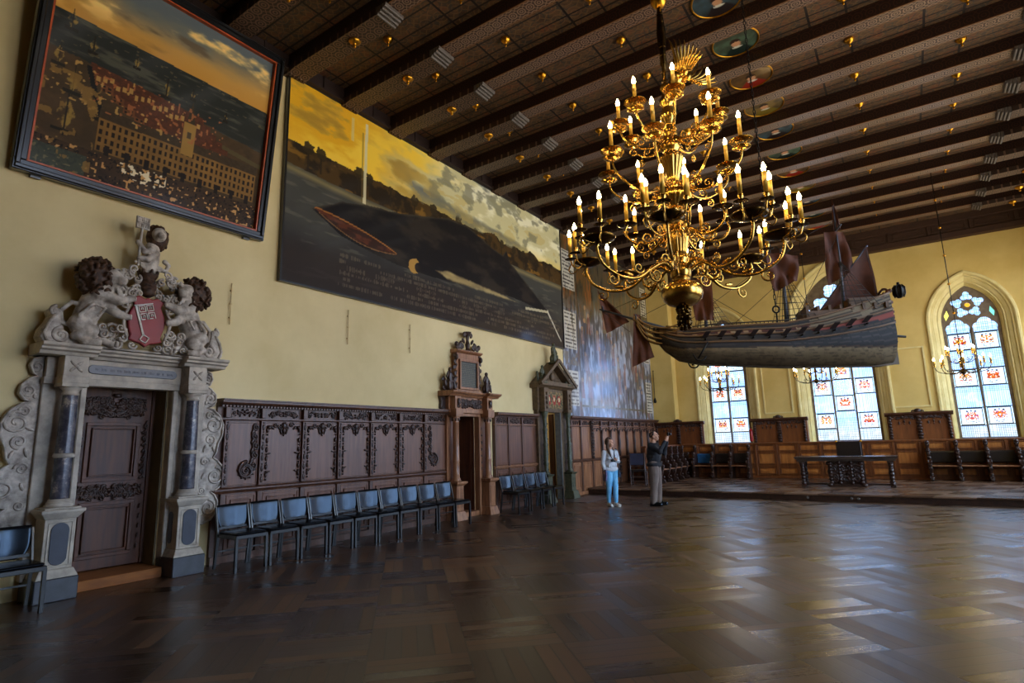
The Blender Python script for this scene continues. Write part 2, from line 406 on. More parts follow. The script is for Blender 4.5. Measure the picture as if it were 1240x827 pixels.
# end wall
holes=[arch(w['cx'],w['h'],w['zs'],SILL-.05,w['R'],.42) for w in WIN]
mb=MB(); slab(mb,[[(-.1,0),(W+.1,0),(W+.1,ZC+.1),(-.1,ZC+.1)]]+holes,'y',YE,YE+.6)
mb.box(0,.86,21.95,YE,0,ZC); mb.box(12.3,W,21.95,YE,0,ZC)
mb.build('wall_end',plaster_end,kind='structure',label='ochre end wall with three pointed windows')
# thin raised panels of plaster moulding between the windows
for i,(a,b) in enumerate(((4.02,5.0),(7.95,8.98))):
    mb=MB(); mb.frame(a,b,2.36,4.6 if i==0 else 4.3,.05,YE-.03,YE+.001,ax='y'); mb.build('trim_%d'%(i+1),trim_stone,kind='structure')

def glass_mat():
    n=NT('leaded_stained_glass'); a=n.n('ShaderNodeAttribute',attribute_name='paint')
    tr=n.n('ShaderNodeBsdfTransparent'); n.L(a.outputs['Color'],tr.inputs[0])
    g=n.n('ShaderNodeBsdfGlossy'); g.inputs['Roughness'].default_value=.15
    m=n.n('ShaderNodeMixShader'); m.inputs[0].default_value=.05; n.L(tr.outputs[0],m.inputs[1]); n.L(g.outputs[0],m.inputs[2]); n.L(m.outputs[0],n.out.inputs[0]); return n.m
glass=glass_mat()
tracery_m=M('grey_brown_tracery',(.50,.43,.34),.7,c2=(.38,.32,.25),sc=6)
def light_paint(xc,w,panels,seed,head=False):
    def f(X,Z):
        x=X-xc; n=fbm(X*2.3,Z*2.3,seed); c=np.ones(X.shape+(3,))*np.array((.74,.81,.90))
        c=mix(c,(.66,.76,.90),sst(.35,.75,n)); c=mix(c,(.84,.89,.96),sst(.5,.85,fbm(X*5+9,Z*5,seed+5)))
        lat=np.minimum(np.abs((X/.052)%1-.5),np.abs((Z/.052)%1-.5))
        c=mix(c,(.34,.40,.50),(lat<.10)*.8)
        for k,zc in enumerate(panels):
            dz=Z-zc; H=.27; inside=(np.abs(dz)<H)
            P=np.ones(c.shape)*np.array((.82,.83,.80))
            ax=np.abs(x)
            q=vnoise(ax*26+k*9,dz*24,seed+k*31); q2=vnoise(ax*40,dz*38,seed+k+77)
            pal=[(.78,.22,.02),(.80,.48,.03),(.66,.10,.02),(.82,.36,.02)]
            s=(ax<.17-np.abs(dz)*.25)&(dz>-.09)&(dz<.15)
            mot=np.ones(c.shape)*np.array(pal[(seed+k)%4]); mot=mix(mot,pal[(seed+k+1)%4],(q>.48)*1.); mot=mix(mot,(.22,.12,.16) if (seed+k)%3 else (.25,.25,.5),(q2>.80)*1.); mot=mix(mot,(.98,.93,.75),(q2<.3)*1.)
            P=mix(P,mot,(s&(q>.2))*1.)
            P=mix(P,(.18,.15,.22),((np.hypot(ax-.10,dz-.165)<.028)|(np.hypot(ax,dz-.185)<.022))*1.)
            ban=(np.abs(dz+.15+.03*np.cos(ax*16))<.028)&(ax<.17)
            P=mix(P,(.99,.99,.97),ban*1.); P=mix(P,(.25,.25,.27),((np.abs(np.abs(dz+.15+.03*np.cos(ax*16))-.026)<.006)&(ax<.175))*1.)
            P=mix(P,(.3,.3,.3),(ban&(vnoise(x*90,dz*70,seed)>.62))*.8)
            P=mix(P,(.42,.47,.60),(np.minimum(np.abs((X/.105)%1-.5),np.abs((Z/.105)%1-.5))<.045)*.35)
            bd=(np.maximum(ax-(w/2-.055),np.abs(dz)-(H-.035))); P=mix(P,(.10,.14,.13),(bd>0)*(bd<.022)*1.); P=mix(P,(.80,.88,.86),(bd>=.022)*1.)
            c=np.where(inside[...,None],P,c)
            c=mix(c,(.05,.06,.07),(np.abs(np.abs(dz)-H)<.014)*1.)
        if head:
            c=mix(c,(.95,.72,.25),(vnoise(X*7,Z*7,seed+3)>.86)*.5)
            for (px,pz,pr,col) in head: c=mix(c,col,(np.hypot(X-px,Z-pz)<pr)*1.)
        return c
    return f
PAN={0:[[2.02,3.19,4.33],[2.02,3.19,4.33]],1:[[2.03,3.19,4.38],[2.62,3.72,4.85],[2.02,3.19,4.38]],2:[[2.0,3.2,4.35],[2.02,3.22,4.35]]}
YG=22.78
for wi,w in enumerate(WIN):
    cx,h,zs,R,L=w['cx'],w['h'],w['zs'],w['R'],w['L']
    root=thing('window_%d'%(wi+1),['pointed window at left, two lights of stained glass','tall central pointed window with three lights of stained glass','pointed window at right, two lights under a five-lobed rose'][wi],'window',(0,0,0)); root['kind']='structure'; del root['category']
    apex=max(z for x,z in arch(cx,h,zs,0,R))
    mul=.045; lw=(2*h-mul*(L+1))/L; zh=(4.70 if L==2 else 5.36); cen=[cx-h+mul+lw/2+i*(lw+mul) for i in range(L)]
    hol=[lancet(c,lw/2,SILL+.04,zh) for c in cen]
    marks=[(cx,5.50,.08,(.9,.55,.12))] if L==2 else []
    if L==2:
        for j in range(5):
            a=PI/2+2*PI*j/5; hol.append(foil(cx+.28*cos(a),5.50+.28*sin(a),.075,.083,3,a))
        hol.append(foil(cx,5.50,.001,.075,1,0,12))
        for s in(-1,1): hol.append([(cx+s*.60,5.05),(cx+s*.50,5.22),(cx+s*.54,5.40),(cx+s*.635,5.22)]); marks.append((cx+s*.57,5.2,.2,(.45,.72,.55) if s>0 else (.9,.8,.3)))
    else:
        for (a,b) in((0,6.62),(-.36,6.18),(.36,6.18)): hol.append(foil(cx+a,b,.12,.135,4,PI/4))
        for s in(-1,1): hol.append([(cx+s*.72,5.78),(cx+s*.84,5.82),(cx+s*.80,6.08),(cx+s*.70,5.98)]); hol.append([(cx+s*.28,5.78),(cx+s*.10,5.80),(cx+s*.10,5.92),(cx+s*.22,5.96)])
    mb=MB(); slab(mb,[arch(cx,h,zs,SILL,R,.06)]+hol,'y',YG-.10,YG-.02,.012)
    for c in cen[:-1]: mb.box(c+lw/2+mul/2-.018,c+lw/2+mul/2+.018,YG-.15,YG-.09,SILL,zh+.1)   # mullion roll
    mb.build('tracery',tracery_m,root)
    # moulded reveal
    prof=[(.02,22.69),(.03,22.66),(.055,22.65),(.07,22.60),(.11,22.57),(.115,22.53),(.15,22.53),(.17,22.50),(.25,22.45),(.27,22.45),(.275,22.415),(.33,22.40),(.335,22.37),(.37,22.345),(.42,22.35),(.45,22.405)]
    rows=[arch(cx,h,zs,SILL-.02,R,d) for d,_ in prof]; nn=len(rows[0]); vs=[(x,prof[i][1],z) for i,rw in enumerate(rows) for x,z in rw]
    fs=[(i*nn+k,i*nn+k+1,(i+1)*nn+k+1,(i+1)*nn+k) for i in range(len(prof)-1) for k in range(nn-1)]
    mb=MB(); mb.add(vs,fs); mb.build('arch_moulding',trim_stone,root)
    mb=MB(); mb.box(cx-h-.44,cx+h+.44,22.2,22.9,SILL-.10,SILL); mb.build('sill',trim_stone,root)
    for i,c in enumerate(cen):
        z1=zh-.02; x0=c-lw/2-.01; 
        paint_mesh('pane',int(lw/.011),int((z1-SILL)/.013),lambda U,V,x0=x0,z1=z1:(x0+U*(lw+.02),YG+0*U,SILL+V*(z1-SILL)),
            lambda U,V,x0=x0,z1=z1,c=c,i=i:light_paint(c,lw,PAN[wi][i],wi*7+i*3+1)(x0+U*(lw+.02),SILL+V*(z1-SILL)),glass,root)
    paint_mesh('pane',int(2*h/.015),int((apex-zh)/.015),lambda U,V:(cx-h+U*2*h,YG+0*U,zh-.02+V*(apex-zh+.04)),
        lambda U,V:light_paint(cx,2*h,[],wi*5+2,head=marks)(cx-h+U*2*h,zh-.02+V*(apex-zh+.04)),glass,root)
    mb=MB()
    for pl,c in zip(PAN[wi],cen):
        for z in pl:
            for e in(-.27,.27): mb.box(c-lw/2,c+lw/2,YG-.03,YG-.012,z+e-.008,z+e+.008)
    mb.build('saddle_bar',iron,root)

# right wall: tall windows to the street, out of the picture; they light the hall
RW=[4.6,8.6,12.6,16.6,20.0]
mb=MB(); slab(mb,[[(YB,0),(YE+.6,0),(YE+.6,ZC+.1),(YB,ZC+.1)]]+[arch(c,1.25,5.4,1.5,1.6) for c in RW],'x',W,W+.5); mb.build('wall_right',plaster_end,kind='structure',label='window wall at the right')
for i,c in enumerate(RW):
    mb=MB(); mb.box(W+.2,W+.28,c-.04,c+.04,1.5,6.4)
    for z in(2.7,3.9,5.1): mb.box(W+.2,W+.26,c-1.25,c+1.25,z-.03,z+.03)
    mb.build('window_%d'%(i+4),tracery_m,kind='structure')
mb=MB(); mb.box(-.6,W+.5,YB-.5,YB,0,ZC+.1); mb.build('wall_back',plaster,kind='structure')

# ------------------------------------------------------------------ ceiling
def rings(n,v,s,w=.09):
    """guilloche of rings with a centre dot"""
    x,y,_=n.sep(v); fx=n.ma('SUBTRACT',n.ma('FRACT',n.ma('MULTIPLY',x,1/s)),.5); fy=n.ma('SUBTRACT',n.ma('FRACT',n.ma('MULTIPLY',y,1/s)),.5)
    d=n.ma('SQRT',n.ma('ADD',n.ma('MULTIPLY',fx,fx),n.ma('MULTIPLY',fy,fy)))
    a=n.ma('LESS_THAN',n.ma('ABSOLUTE',n.ma('SUBTRACT',d,.38)),w*.6); b=n.ma('LESS_THAN',n.ma('ABSOLUTE',n.ma('SUBTRACT',d,.16)),w*.5)
    e=n.ma('LESS_THAN',n.ma('ABSOLUTE',n.ma('SUBTRACT',n.ma('ABSOLUTE',fx),n.ma('ABSOLUTE',fy))),.05)
    e=n.ma('MULTIPLY',e,n.ma('GREATER_THAN',d,.42))
    return n.ma('MAXIMUM',n.ma('MAXIMUM',a,b),e)
def beam_mat():
    n=NT('painted_beam'); o=n.obj(); x,y,z=n.sep(o)
    under=n.ma('LESS_THAN',z,.012)
    ru=rings(n,n.comb(x,n.ma('ADD',y,.08)),.16); rs=rings(n,n.comb(x,z),.19,.07); q=n.noise(o,22,4)
    edge=n.ma('GREATER_THAN',n.ma('ABSOLUTE',y),.122)
    cu=n.mixc(ru,(.27,.18,.14),(.60,.49,.41)); cu=n.mixc(edge,cu,(.50,.34,.20))
    cs=n.mixc(n.ma('MULTIPLY',rs,.7),(.13,.075,.055),(.30,.17,.11)); 
    c=n.mixc(under,cs,cu); c=n.mixc(n.ma('MULTIPLY',q,.35),c,(.10,.06,.045))
    n.set(c,.34); return n.m
beam_m=beam_mat()
console_m=NT('carved_beam_console'); _r=rings(console_m,console_m.obj(),.19,.1); console_m.set(console_m.mixc(_r,(.20,.135,.10),(.42,.32,.25)),.5); console_m.bump(_r,.5,.01); console_m=console_m.m
stripe_m=plain('grey_striped_console_end',(.40,.36,.33),.5)
dark_beam=plain('ceiling_dark_wood',(.17,.10,.075),.55)
def board_mat():
    n=NT('painted_ceiling_boards'); p=n.pos(); x,y,_=n.sep(p)
    fy=n.ma('SUBTRACT',n.ma('FRACT',n.ma('MULTIPLY',n.ma('SUBTRACT',y,5.4),1/1.2)),.5)   # 0 in the middle of a bay
    ay=n.ma('ABSOLUTE',fy)
    l1=n.ma('LESS_THAN',n.ma('ABSOLUTE',n.ma('SUBTRACT',ay,.29)),.014); l2=n.ma('LESS_THAN',n.ma('ABSOLUTE',n.ma('SUBTRACT',ay,.13)),.012)
    fx=n.ma('ABSOLUTE',n.ma('SUBTRACT',n.ma('FRACT',n.ma('MULTIPLY',x,1/1.6)),.5))
    l3=n.ma('LESS_THAN',n.ma('ABSOLUTE',n.ma('SUBTRACT',fx,.33)),.012)
    ln=n.ma('MAXIMUM',n.ma('MAXIMUM',l1,l2),l3)
    v=n.n('ShaderNodeTexVoronoi',feature='DISTANCE_TO_EDGE'); n.L(p,v.inputs['Vector']); v.inputs['Scale'].default_value=5.5
    w=n.ma('LESS_THAN',v.outputs['Distance'],.05); rr=rings(n,p,.3,.05)
    c=n.ramp(n.noise(p,3.5,5),[(.35,(.26,.17,.11)),(.5,(.37,.27,.17)),(.65,(.42,.24,.14))])
    c=n.mixc(n.ma('MULTIPLY',w,.55),c,(.16,.20,.20)); c=n.mixc(n.ma('MULTIPLY',rr,.4),c,(.50,.38,.22)); c=n.mixc(ln,c,(.10,.06,.045))
    n.set(c,.6); return n.m
mb=MB(); mb.box(-.6,W+.6,YB,YE+.6,ZC,ZC+.2); mb.build('ceiling',board_mat(),kind='structure',label='painted board ceiling')
# one beam: main timber, corbelled console at each end, gilt rosettes
BW=.145; Z0=8.16
root=None
def make_beam():
    mb=MB(); mb.box(-W/2,W/2,-BW,BW,0,ZC-Z0+.02)
    b=mb.build('ceiling_beam',beam_m); b.location=(W/2,0,Z0); b['kind']='structure'
    for s in(-1,1):
        q=MB(); e=s*W/2
        prof=[(e,.001),(e,-.14),(e-s*.16,-.14),(e-s*.24,-.125),(e-s*.28,-.115),(e-s*.34,-.11),(e-s*2.36,-.11),(e-s*2.36,.001)]
        q.ext(prof,-BW-.035,BW+.035); q.build('console',console_m,b)
        q=MB()
        for k in range(4): x=e-s*(2.37+k*.055); q.ext([(x,.002),(x,-.12+k*.025),(x-s*.012,-.135+k*.025),(x-s*.038,-.135+k*.025),(x-s*.05,-.12+k*.025),(x-s*.05,.002)],-BW-.045,BW+.045)
        q.build('console_end',stripe_m,b)
        q=MB(); x=e-s*1.67; q.lathe([(.001,-.25),(.02,-.242),(.028,-.215),(.018,-.195),(.04,-.18),(.085,-.155),(.10,-.135),(.085,-.112),(.06,-.108)],(x,0,0),18,.06,8); q.build('rosette',gilt,b)
        q=MB()
        for k in range(5): xx=e-s*.13; q.ball((xx,-.13+k*.065,-.13),(.06,.022,.035),8,6)
        q.build('corbel_flute',console_m,b)
    return b
b0=make_beam(); KB=list(range(-3,14))
for i,k in enumerate(KB):
    o=b0 if i==0 else dup(b0); o.location=(W/2,5.4+1.2*k,Z0)
# wall frieze and cornice under the boards
mb=MB(); mb.ext([(0,8.39),(.10,8.39),(.10,8.14),(.16,8.12),(.16,8.08),(.03,8.05),(0,8.05)],YB,21.95); 
for k in range(-3,15): y=5.4+1.2*k-.6; mb.box(.10,.125,y-.02,y+.02,8.14,8.39)
mb.build('trim_3',dark_beam,kind='structure',label='dark cornice along the left wall')
mb=MB(); mb.ext([(YE,8.39),(YE-.12,8.39),(YE-.12,8.2),(YE-.08,8.18),(YE-.08,7.86),(YE-.12,7.84),(YE-.12,7.66),(YE,7.62)],0.86,12.3,'x')
for k in range(11): mb.box(.9+k*1.08,.96+k*1.08,YE-.11,YE-.05,7.87,8.17); mb.frame(1.03+k*1.08,1.88+k*1.08,7.92,8.12,.025,YE-.1,YE-.07,'y')
mb.build('trim_4',beam_m if False else plain('frieze_brown',(.26,.16,.10),.55),kind='structure',label='painted frieze over the end wall')
# gilt pendants hanging from the boards between beams
mb=MB(); mb.lathe([(.001,-.17),(.016,-.165),(.022,-.14),(.012,-.12),(.02,-.10),(.05,-.085),(.085,-.05),(.10,-.02),(.09,0)],(0,0,0),16,.08,8); pen=mb.build('ceiling_boss',gilt)
tag(pen,'x','ceiling boss')
first=True; PX=[(1.8,'in the row nearest the left wall'),(3.4,'in the second row out from the left wall'),(5.0,'in the row left of the round portraits'),(8.25,'in the row right of the round portraits'),(9.88,'in the second row right of the portraits'),(11.5,'in the row nearest the windows')]
for x,lb in PX:
    for k in range(-1,13):
        o=pen if first else pen.copy(); 
        if not first: COL.objects.link(o)
        first=False; o.location=(x,6.0+1.2*k,ZC); o.scale=(.85,.85,.9); o['label']='gilded boss on the ceiling boards '+lb; o['group']='gilded bosses '+lb
# round portrait medallions in the centre of each bay
def portrait(seed):
    g=random.Random(seed); bg=[(.30,.38,.30),(.42,.30,.16),(.50,.40,.22),(.25,.33,.36)][seed%4]; rb=[(.10,.16,.14),(.60,.16,.10),(.50,.42,.14),(.16,.12,.12)][seed%4]
    def f(U,V):
        r=V; a=U*2*PI; x=r*np.cos(a); y=r*np.sin(a)+.22
        c=np.ones(x.shape+(3,))*np.array(bg); c=mix(c,(.16,.13,.1),sst(.3,.8,fbm(x*3+5,y*3,seed))*.5)
        c=mix(c,rb,((x/.62)**2+((y+.62)/.55)**2<1)*1.); c=mix(c,(.80,.58,.42),((x/.20)**2+((y-.12)/.27)**2<1)*1.)
        c=mix(c,(.20,.12,.08),(((x/.24)**2+((y-.26)/.22)**2<1)&(y>.22))*1.); c=mix(c,(.86,.84,.76),((x/.2)**2+((y+.17)/.07)**2<1)*1.)
        return c
    return f
names=['with a blue-green robe','with a red robe','with an ochre robe','with a black robe']
for k in range(-1,13):
    r=thing('ceiling_portrait','round painted portrait %s on the ceiling, %s'%(names[k%4],['nearest the brass chandelier top','behind the chandelier chain','above the model ship'][0 if k<2 else 1 if k<5 else 2]),'painting',(6.6,6.06+1.2*k,ZC-.012),group='round ceiling portraits')
    paint_mesh('canvas',40,14,lambda U,V:(.37*V*np.cos(2*PI*U),-.37*V*np.sin(2*PI*U),-.003+0*U),portrait(k+9),paint_gloss,r)
    mb=MB(); mb.tube([(.38*cos(a*PI/16),.38*sin(a*PI/16),-.005) for a in range(32)],.016,6,closed=True); mb.build('gilt_rim',gilt,r)
# ================================================================== LEFT WALL
def figurine(mb,c,h,pose=0,pl='x',face=1):
    """small carved figure, height h, base at c, seated or standing, facing +x"""
    x,y,z=c; k=h
    L=lambda a,b,r1,r2: limb(mb,[a,b],[r1*k,r2*k],8)
    P=lambda a,b,d:(x+a*k,y+b*k,z+d*k)
    L(P(0,0,.45),P(0,0,.72),.11,.12); mb.ball(P(.02,0,.90),(.085*k,.08*k,.10*k),10,8)
    if pose:   # seated, legs forward and sideways
        L(P(0,-.06,.42),P(.1,-.14,.38),.08,.07); L(P(.1,-.14,.38),P(.12,-.14,.1),.06,.05); L(P(0,.06,.42),P(.1,.16,.36),.08,.07); L(P(.1,.16,.36),P(.12,.2,.1),.06,.05)
        mb.ball(P(-.02,0,.22),(.14*k,.24*k,.24*k),10,8)
    else:
        L(P(0,-.06,.45),P(.03,-.08,.2),.085,.06); L(P(.03,-.08,.2),P(0,-.08,.03),.06,.05); L(P(0,.06,.45),P(0,.08,.03),.085,.05); mb.ball(P(0,0,.03),(.1*k,.15*k,.04*k),8,6)
    L(P(0,-.13,.72),P(.06,-.24,.58),.05,.045); L(P(.06,-.24,.58),P(.1,-.2,.78),.04,.04)
    L(P(0,.13,.72),P(.04,.22,.55),.05,.045); L(P(.04,.22,.55),P(.12,.12,.48),.04,.04)

# ---------------------------------------------------------------- stone portal
P1=thing('stone_portal','big pale stone portal with marble columns and two lions holding a red shield','portal',(0,3.25,0))
def sides(f):
    for s in(-1,1): f(s)
mb=MB()   # flat pilaster body and lintel round the opening
for s in(-1,1):
    a,b=sorted((s*.50,s*.93)); mb.box(0,.12,a,b,.2,2.42)
    a,b=sorted((s*.50,s*.56)); mb.box(.12,.15,a,b,.2,2.40)
mb.box(0,.14,-.90,.90,2.405,2.5); mb.build('surround',stone,P1,.008)
for s in(-1,1):
    yc=s*.70
    mb=MB(); mb.box(0,.47,yc-.20,yc+.20,0,.24); p=mb.build('plinth',slate,P1,.008)
    mb=MB(); mb.taper((0,.46,yc-.195,yc+.195),(0,.42,yc-.155,yc+.155),.24,.33); mb.box(0,.40,yc-.145,yc+.145,.33,.86)
    mb.taper((0,.41,yc-.15,yc+.15),(0,.46,yc-.20,yc+.20),.86,.93); mb.box(0,.47,yc-.205,yc+.205,.93,.965); mb.box(0,.43,yc-.17,yc+.17,.965,.985)
    mb.frame(yc-.115,yc+.115,.36,.83,.012,.40,.41); ped=mb.build('pedestal',stone,P1,.006)
    mb=MB(); o=[(yc+.085*cos(t),.595+(.14 if sin(t)>=0 else -.14)+.085*sin(t)) for t in [2*PI*i/28 for i in range(28)]]; slab(mb,[o],'x',.40,.412,.003); mb.build('oval_inlay',inlay,ped)
    if s>0:
        mb=MB(); o=[(.22+.05*cos(t),.595+(.15 if sin(t)>=0 else -.15)+.05*sin(t)) for t in [2*PI*i/20 for i in range(20)]]; slab(mb,[o],'y',yc-.152,yc-.140); mb.build('oval_inlay',inlay,ped)
    mb=MB(); mb.lathe([(.088,1.06),(.09,1.10),(.086,1.45),(.084,1.80),(.074,2.24),(.07,2.26)],(.27,yc,0),28); col=mb.build('column_shaft',marble,P1)
    mb=MB(); mb.lathe([(.135,.985),(.135,1.01),(.115,1.015),(.12,1.03),(.115,1.045),(.10,1.05),(.104,1.065),(.09,1.075)],(.27,yc,0),28); mb.build('column_base',stone,col); mb=MB()
    mb.lathe([(.09,1.53),(.102,1.54),(.104,1.555),(.102,1.57),(.09,1.58)],(.27,yc,0),28); mb.build('column_ring',stone,col); mb=MB()
    mb.lathe([(.07,2.24),(.085,2.25),(.085,2.265),(.074,2.275),(.076,2.30),(.10,2.32),(.115,2.34)],(.27,yc,0),28); mb.box(.14,.40,yc-.13,yc+.13,2.34,2.38); mb.build('capital',stone,col)
mb=MB()   # entablature
mb.box(0,.17,-.94,.94,2.38,2.46); 
for s in(-1,1): mb.box(0,.40,s*.70-.135,s*.70+.135,2.38,2.46); mb.box(0,.36,s*.70-.12,s*.70+.12,2.46,2.70)
mb.box(0,.15,-.92,.92,2.46,2.70)
C0=[(0,2.70),(.20,2.70),(.22,2.735),(.27,2.75),(.27,2.775),(.31,2.79),(.31,2.82),(0,2.83)]
mb.ext(C0,-1.03,1.03)
C1=[(0,2.70),(.37,2.70),(.39,2.735),(.44,2.75),(.44,2.775),(.48,2.79),(.48,2.825),(0,2.835)]
for s in(-1,1): a,b=sorted((s*.50,s*1.07)); mb.ext(C1,a,b)
ent=mb.build('entablature',stone,P1,.005)
mb=MB(); o=[(-.46+(-.055*cos(t)),2.585+.055*sin(t)) for t in [-PI/2+PI*i/10 for i in range(11)]]+[(.46+.055*cos(t),2.585+.055*sin(t)) for t in [PI/2-PI*i/10 for i in range(11)]]
slab(mb,[o],'x',.15,.17,.004); pl_=mb.build('inscription_plate',inlay,ent)
mb=MB(); g=random.Random(3); y=-.44
while y<.44:
    l=g.uniform(.03,.085)
    for k in range(int(l/.013)): mb.box(.17,.173,y+k*.013,y+k*.013+.005,2.565+g.uniform(0,.006),2.605-g.uniform(0,.008))
    y+=l+.02
mb.build('faded_lettering',M('faded_letter_grey',(.30,.30,.36),.5),pl_)
for s in(-1,1):
    mb=MB()
    for k in range(4):
        R=Matrix.Rotation(PI/4+k*PI/2,3,'X'); c=Vector((.36,s*.70,2.58)); mb.ball(c+R@Vector((0,.04,0)),(.018,.05,.018),8,6,R)
    mb.ball((.365,s*.70,2.58),.022,8,6); mb.build('carved_star',stone_sh,ent)
# scrolled wings down both sides
def wing(s):
    prof=[(.92,2.68),(.97,2.70),(1.04,2.66),(1.06,2.58),(1.03,2.50),(.99,2.47),(1.05,2.44),(1.12,2.36),(1.13,2.26),(1.08,2.19),(1.02,2.17),(1.10,2.15),(1.20,2.06),(1.26,1.93),(1.25,1.78),(1.20,1.66),(1.18,1.54),(1.14,1.47),(1.20,1.43),(1.28,1.34),(1.31,1.20),(1.28,1.08),(1.20,1.01),(1.13,1.0),(1.19,.95),(1.24,.86),(1.23,.72),(1.16,.62),(1.06,.58),(.92,.56)]
    mb=MB(); slab(mb,[[(s*a,b) for a,b in prof]],'x',0.0,.07,.012)
    for(y,z,r,a,d,t) in((.985,2.58,.075,PI/2,-1,.016),(1.04,2.30,.085,PI/2,-1,.018),(1.11,1.93,.13,PI*.6,-1,.020),(1.07,1.72,.08,-PI/2,1,.016),(1.05,2.06,.06,0,1,.014),(1.17,1.21,.125,PI/2,-1,.020),(1.02,1.42,.07,0,1,.015),(1.10,.78,.11,PI/2,-1,.018),(1.0,1.02,.055,PI,1,.013)):
        mb.spiral((.075,s*y,z),r,1.5,a if s>0 else PI-a,d*s,t,'x',24)
    edge=[(.085,s*(a-.012),b) for a,b in prof]; mb.tube(edge,.014,6)
    for(y,z,l,a) in((1.0,1.60,.12,1.3),(.99,1.86,.10,.4),(1.13,1.58,.1,2.),(1.0,1.22,.1,1.2),(1.0,.66,.1,.5),(1.16,2.02,.08,2.4),(.98,2.24,.07,1.5)): mb.leaf((.08,s*y,z),l,.035,a if s>0 else PI-a,.02)
    mb.build('scroll_wing',stone_sh,P1)
sides(wing)
# crowning group
mb=MB(); 
for s in(-1,1):
    o=[(.62,2.835),(1.02,2.835),(1.06,2.90),(1.05,3.0),(1.0,3.08),(.97,3.16),(.99,3.22),(.95,3.27),(.89,3.25),(.88,3.17),(.87,3.08),(.82,2.98),(.74,2.93),(.62,2.91)]
    slab(mb,[[(s*a,b) for a,b in o]],'x',.05,.30,.03); mb.spiral((.28,s*.93,3.22),.06,1.3,PI/2,-s,.022); mb.spiral((.30,s*.86,2.94),.09,1.5,PI/2 ,-s,.025); mb.spiral((.31,s*.30,2.90),.07,1.5,PI/2,s,.02); mb.spiral((.31,s*.50,2.91),.06,1.5,PI/2,-s,.02)
    mb.tube([(.3,s*.99,2.86),(.31,s*1.03,2.95),(.31,s*.99,3.08),(.3,s*.93,3.18)],.018,6)
mb.box(.02,.28,-.62,.62,2.835,2.86); mb.build('crowning_scrolls',stone_sh,P1)
def lion(s):
    # profile lion, body towards the outer side, forepaws on the shield, head turned out
    mb=MB(); X=.24
    q=lambda y,z,x=X:(x,s*y,z)
    limb(mb,[q(.66,3.08),q(.63,3.20),q(.56,3.38),q(.52,3.52)],[.125,.135,.15,.13])       # trunk rising
    limb(mb,[q(.70,3.10,.30),q(.60,3.02,.36),q(.74,2.94,.34),q(.66,2.88,.40)],[.12,.09,.055,.045])  # near hind leg, hock
    limb(mb,[q(.66,2.88,.38),q(.55,2.872,.44)],[.05,.042])
    limb(mb,[q(.60,3.12,.18),q(.46,3.04,.24),q(.44,2.94,.26),q(.34,2.88,.30)],[.10,.07,.05,.045])
    limb(mb,[q(.48,3.48,.34),q(.35,3.43,.42),q(.22,3.48,.41)],[.085,.06,.048])   # forelegs
    limb(mb,[q(.46,3.38,.28),q(.34,3.27,.38),q(.25,3.24,.40)],[.075,.055,.045])
    for (y,z) in((.20,3.48),(.23,3.24),(.53,2.875),(.35,2.875)):
        for k in(-1,0,1): mb.ball(q(y-.01,z+k*.022,.43),(.034,.028,.018),6,5)
    limb(mb,[q(.52,3.50,.30),q(.48,3.64,.36)],[.13,.12]); mb.ball(q(.44,3.70,.42),(.10,.11,.11),12,8)   # neck, skull
    mb.ball(q(.37,3.675,.49),(.06,.07,.055),10,8); mb.ball(q(.37,3.63,.49),(.045,.055,.028),8,6)
    for k in range(7): mb.spiral(q(.36+.03*(k%3),3.52+.045*k,.46),.035,1.1,k*1.4,s,.014)    # pale curls round the face
    limb(mb,[q(.76,3.08),q(.86,3.10),q(.88,3.24),q(.78,3.36),q(.69,3.34)],[.034,.03,.028,.028,.04],8)   # tail
    limb(mb,[q(.74,3.18,.40),q(.62,3.34,.42),q(.50,3.30,.44),q(.56,3.20,.44)],[.024,.024,.022,.02],8)   # tail looped over the thigh
    o=sculpt(mb,'lion_figure',stone_sh,P1,.013,2)
    g=random.Random(11+s); mb=MB(); mb.ball(q(.58,3.70,.32),(.17,.19,.21),14,10)
    for k in range(170):
        a=g.uniform(0,2*PI); b=g.uniform(-1,1); r=math.sqrt(1-b*b); x=.32+.19*r*cos(a); y=.585+.205*r*sin(a); z=3.70+.235*b
        if y<.47 and x>.36: continue
        mb.ball(q(y,z,x),(.034,.02,.04),6,5,Matrix.Rotation(g.uniform(-1.2,1.2),3,'X'))
    sculpt(mb,'mane',mane,o,.010,1)
sides(lion)
mb=MB(); o=[(-.20,3.50),(-.12,3.55),(-.04,3.52),(0,3.54),(.04,3.52),(.12,3.55),(.20,3.50),(.17,3.42),(.21,3.34),(.24,3.24),(.22,3.12),(.19,3.03),(.21,2.97),(.14,2.95),(.06,2.93),(0,2.89),(-.06,2.93),(-.14,2.95),(-.21,2.97),(-.19,3.03),(-.22,3.12),(-.24,3.24),(-.21,3.34),(-.17,3.42)]
slab(mb,[[(a*.93-.01,b) for a,b in o]],'x',.34,.40,.015); sh=mb.build('shield',red_shield,P1)
mb=MB()   # the white key: square meander bit, slanting shaft, diamond bow
K=Matrix.Rotation(math.radians(17),3,'X'); kc=Vector((.405,-.02,3.24))
def kb(y0,y1,z0,z1): mb.add([kc+K@Vector(v) for v in[(0,y0,z0),(0,y1,z0),(0,y1,z1),(0,y0,z1),(.012,y0,z0),(.012,y1,z0),(.012,y1,z1),(.012,y0,z1)]],[(0,3,2,1),(4,5,6,7),(0,1,5,4),(1,2,6,5),(2,3,7,6),(3,0,4,7)])
kb(-.095,-.072,-.20,.21)
t=.011
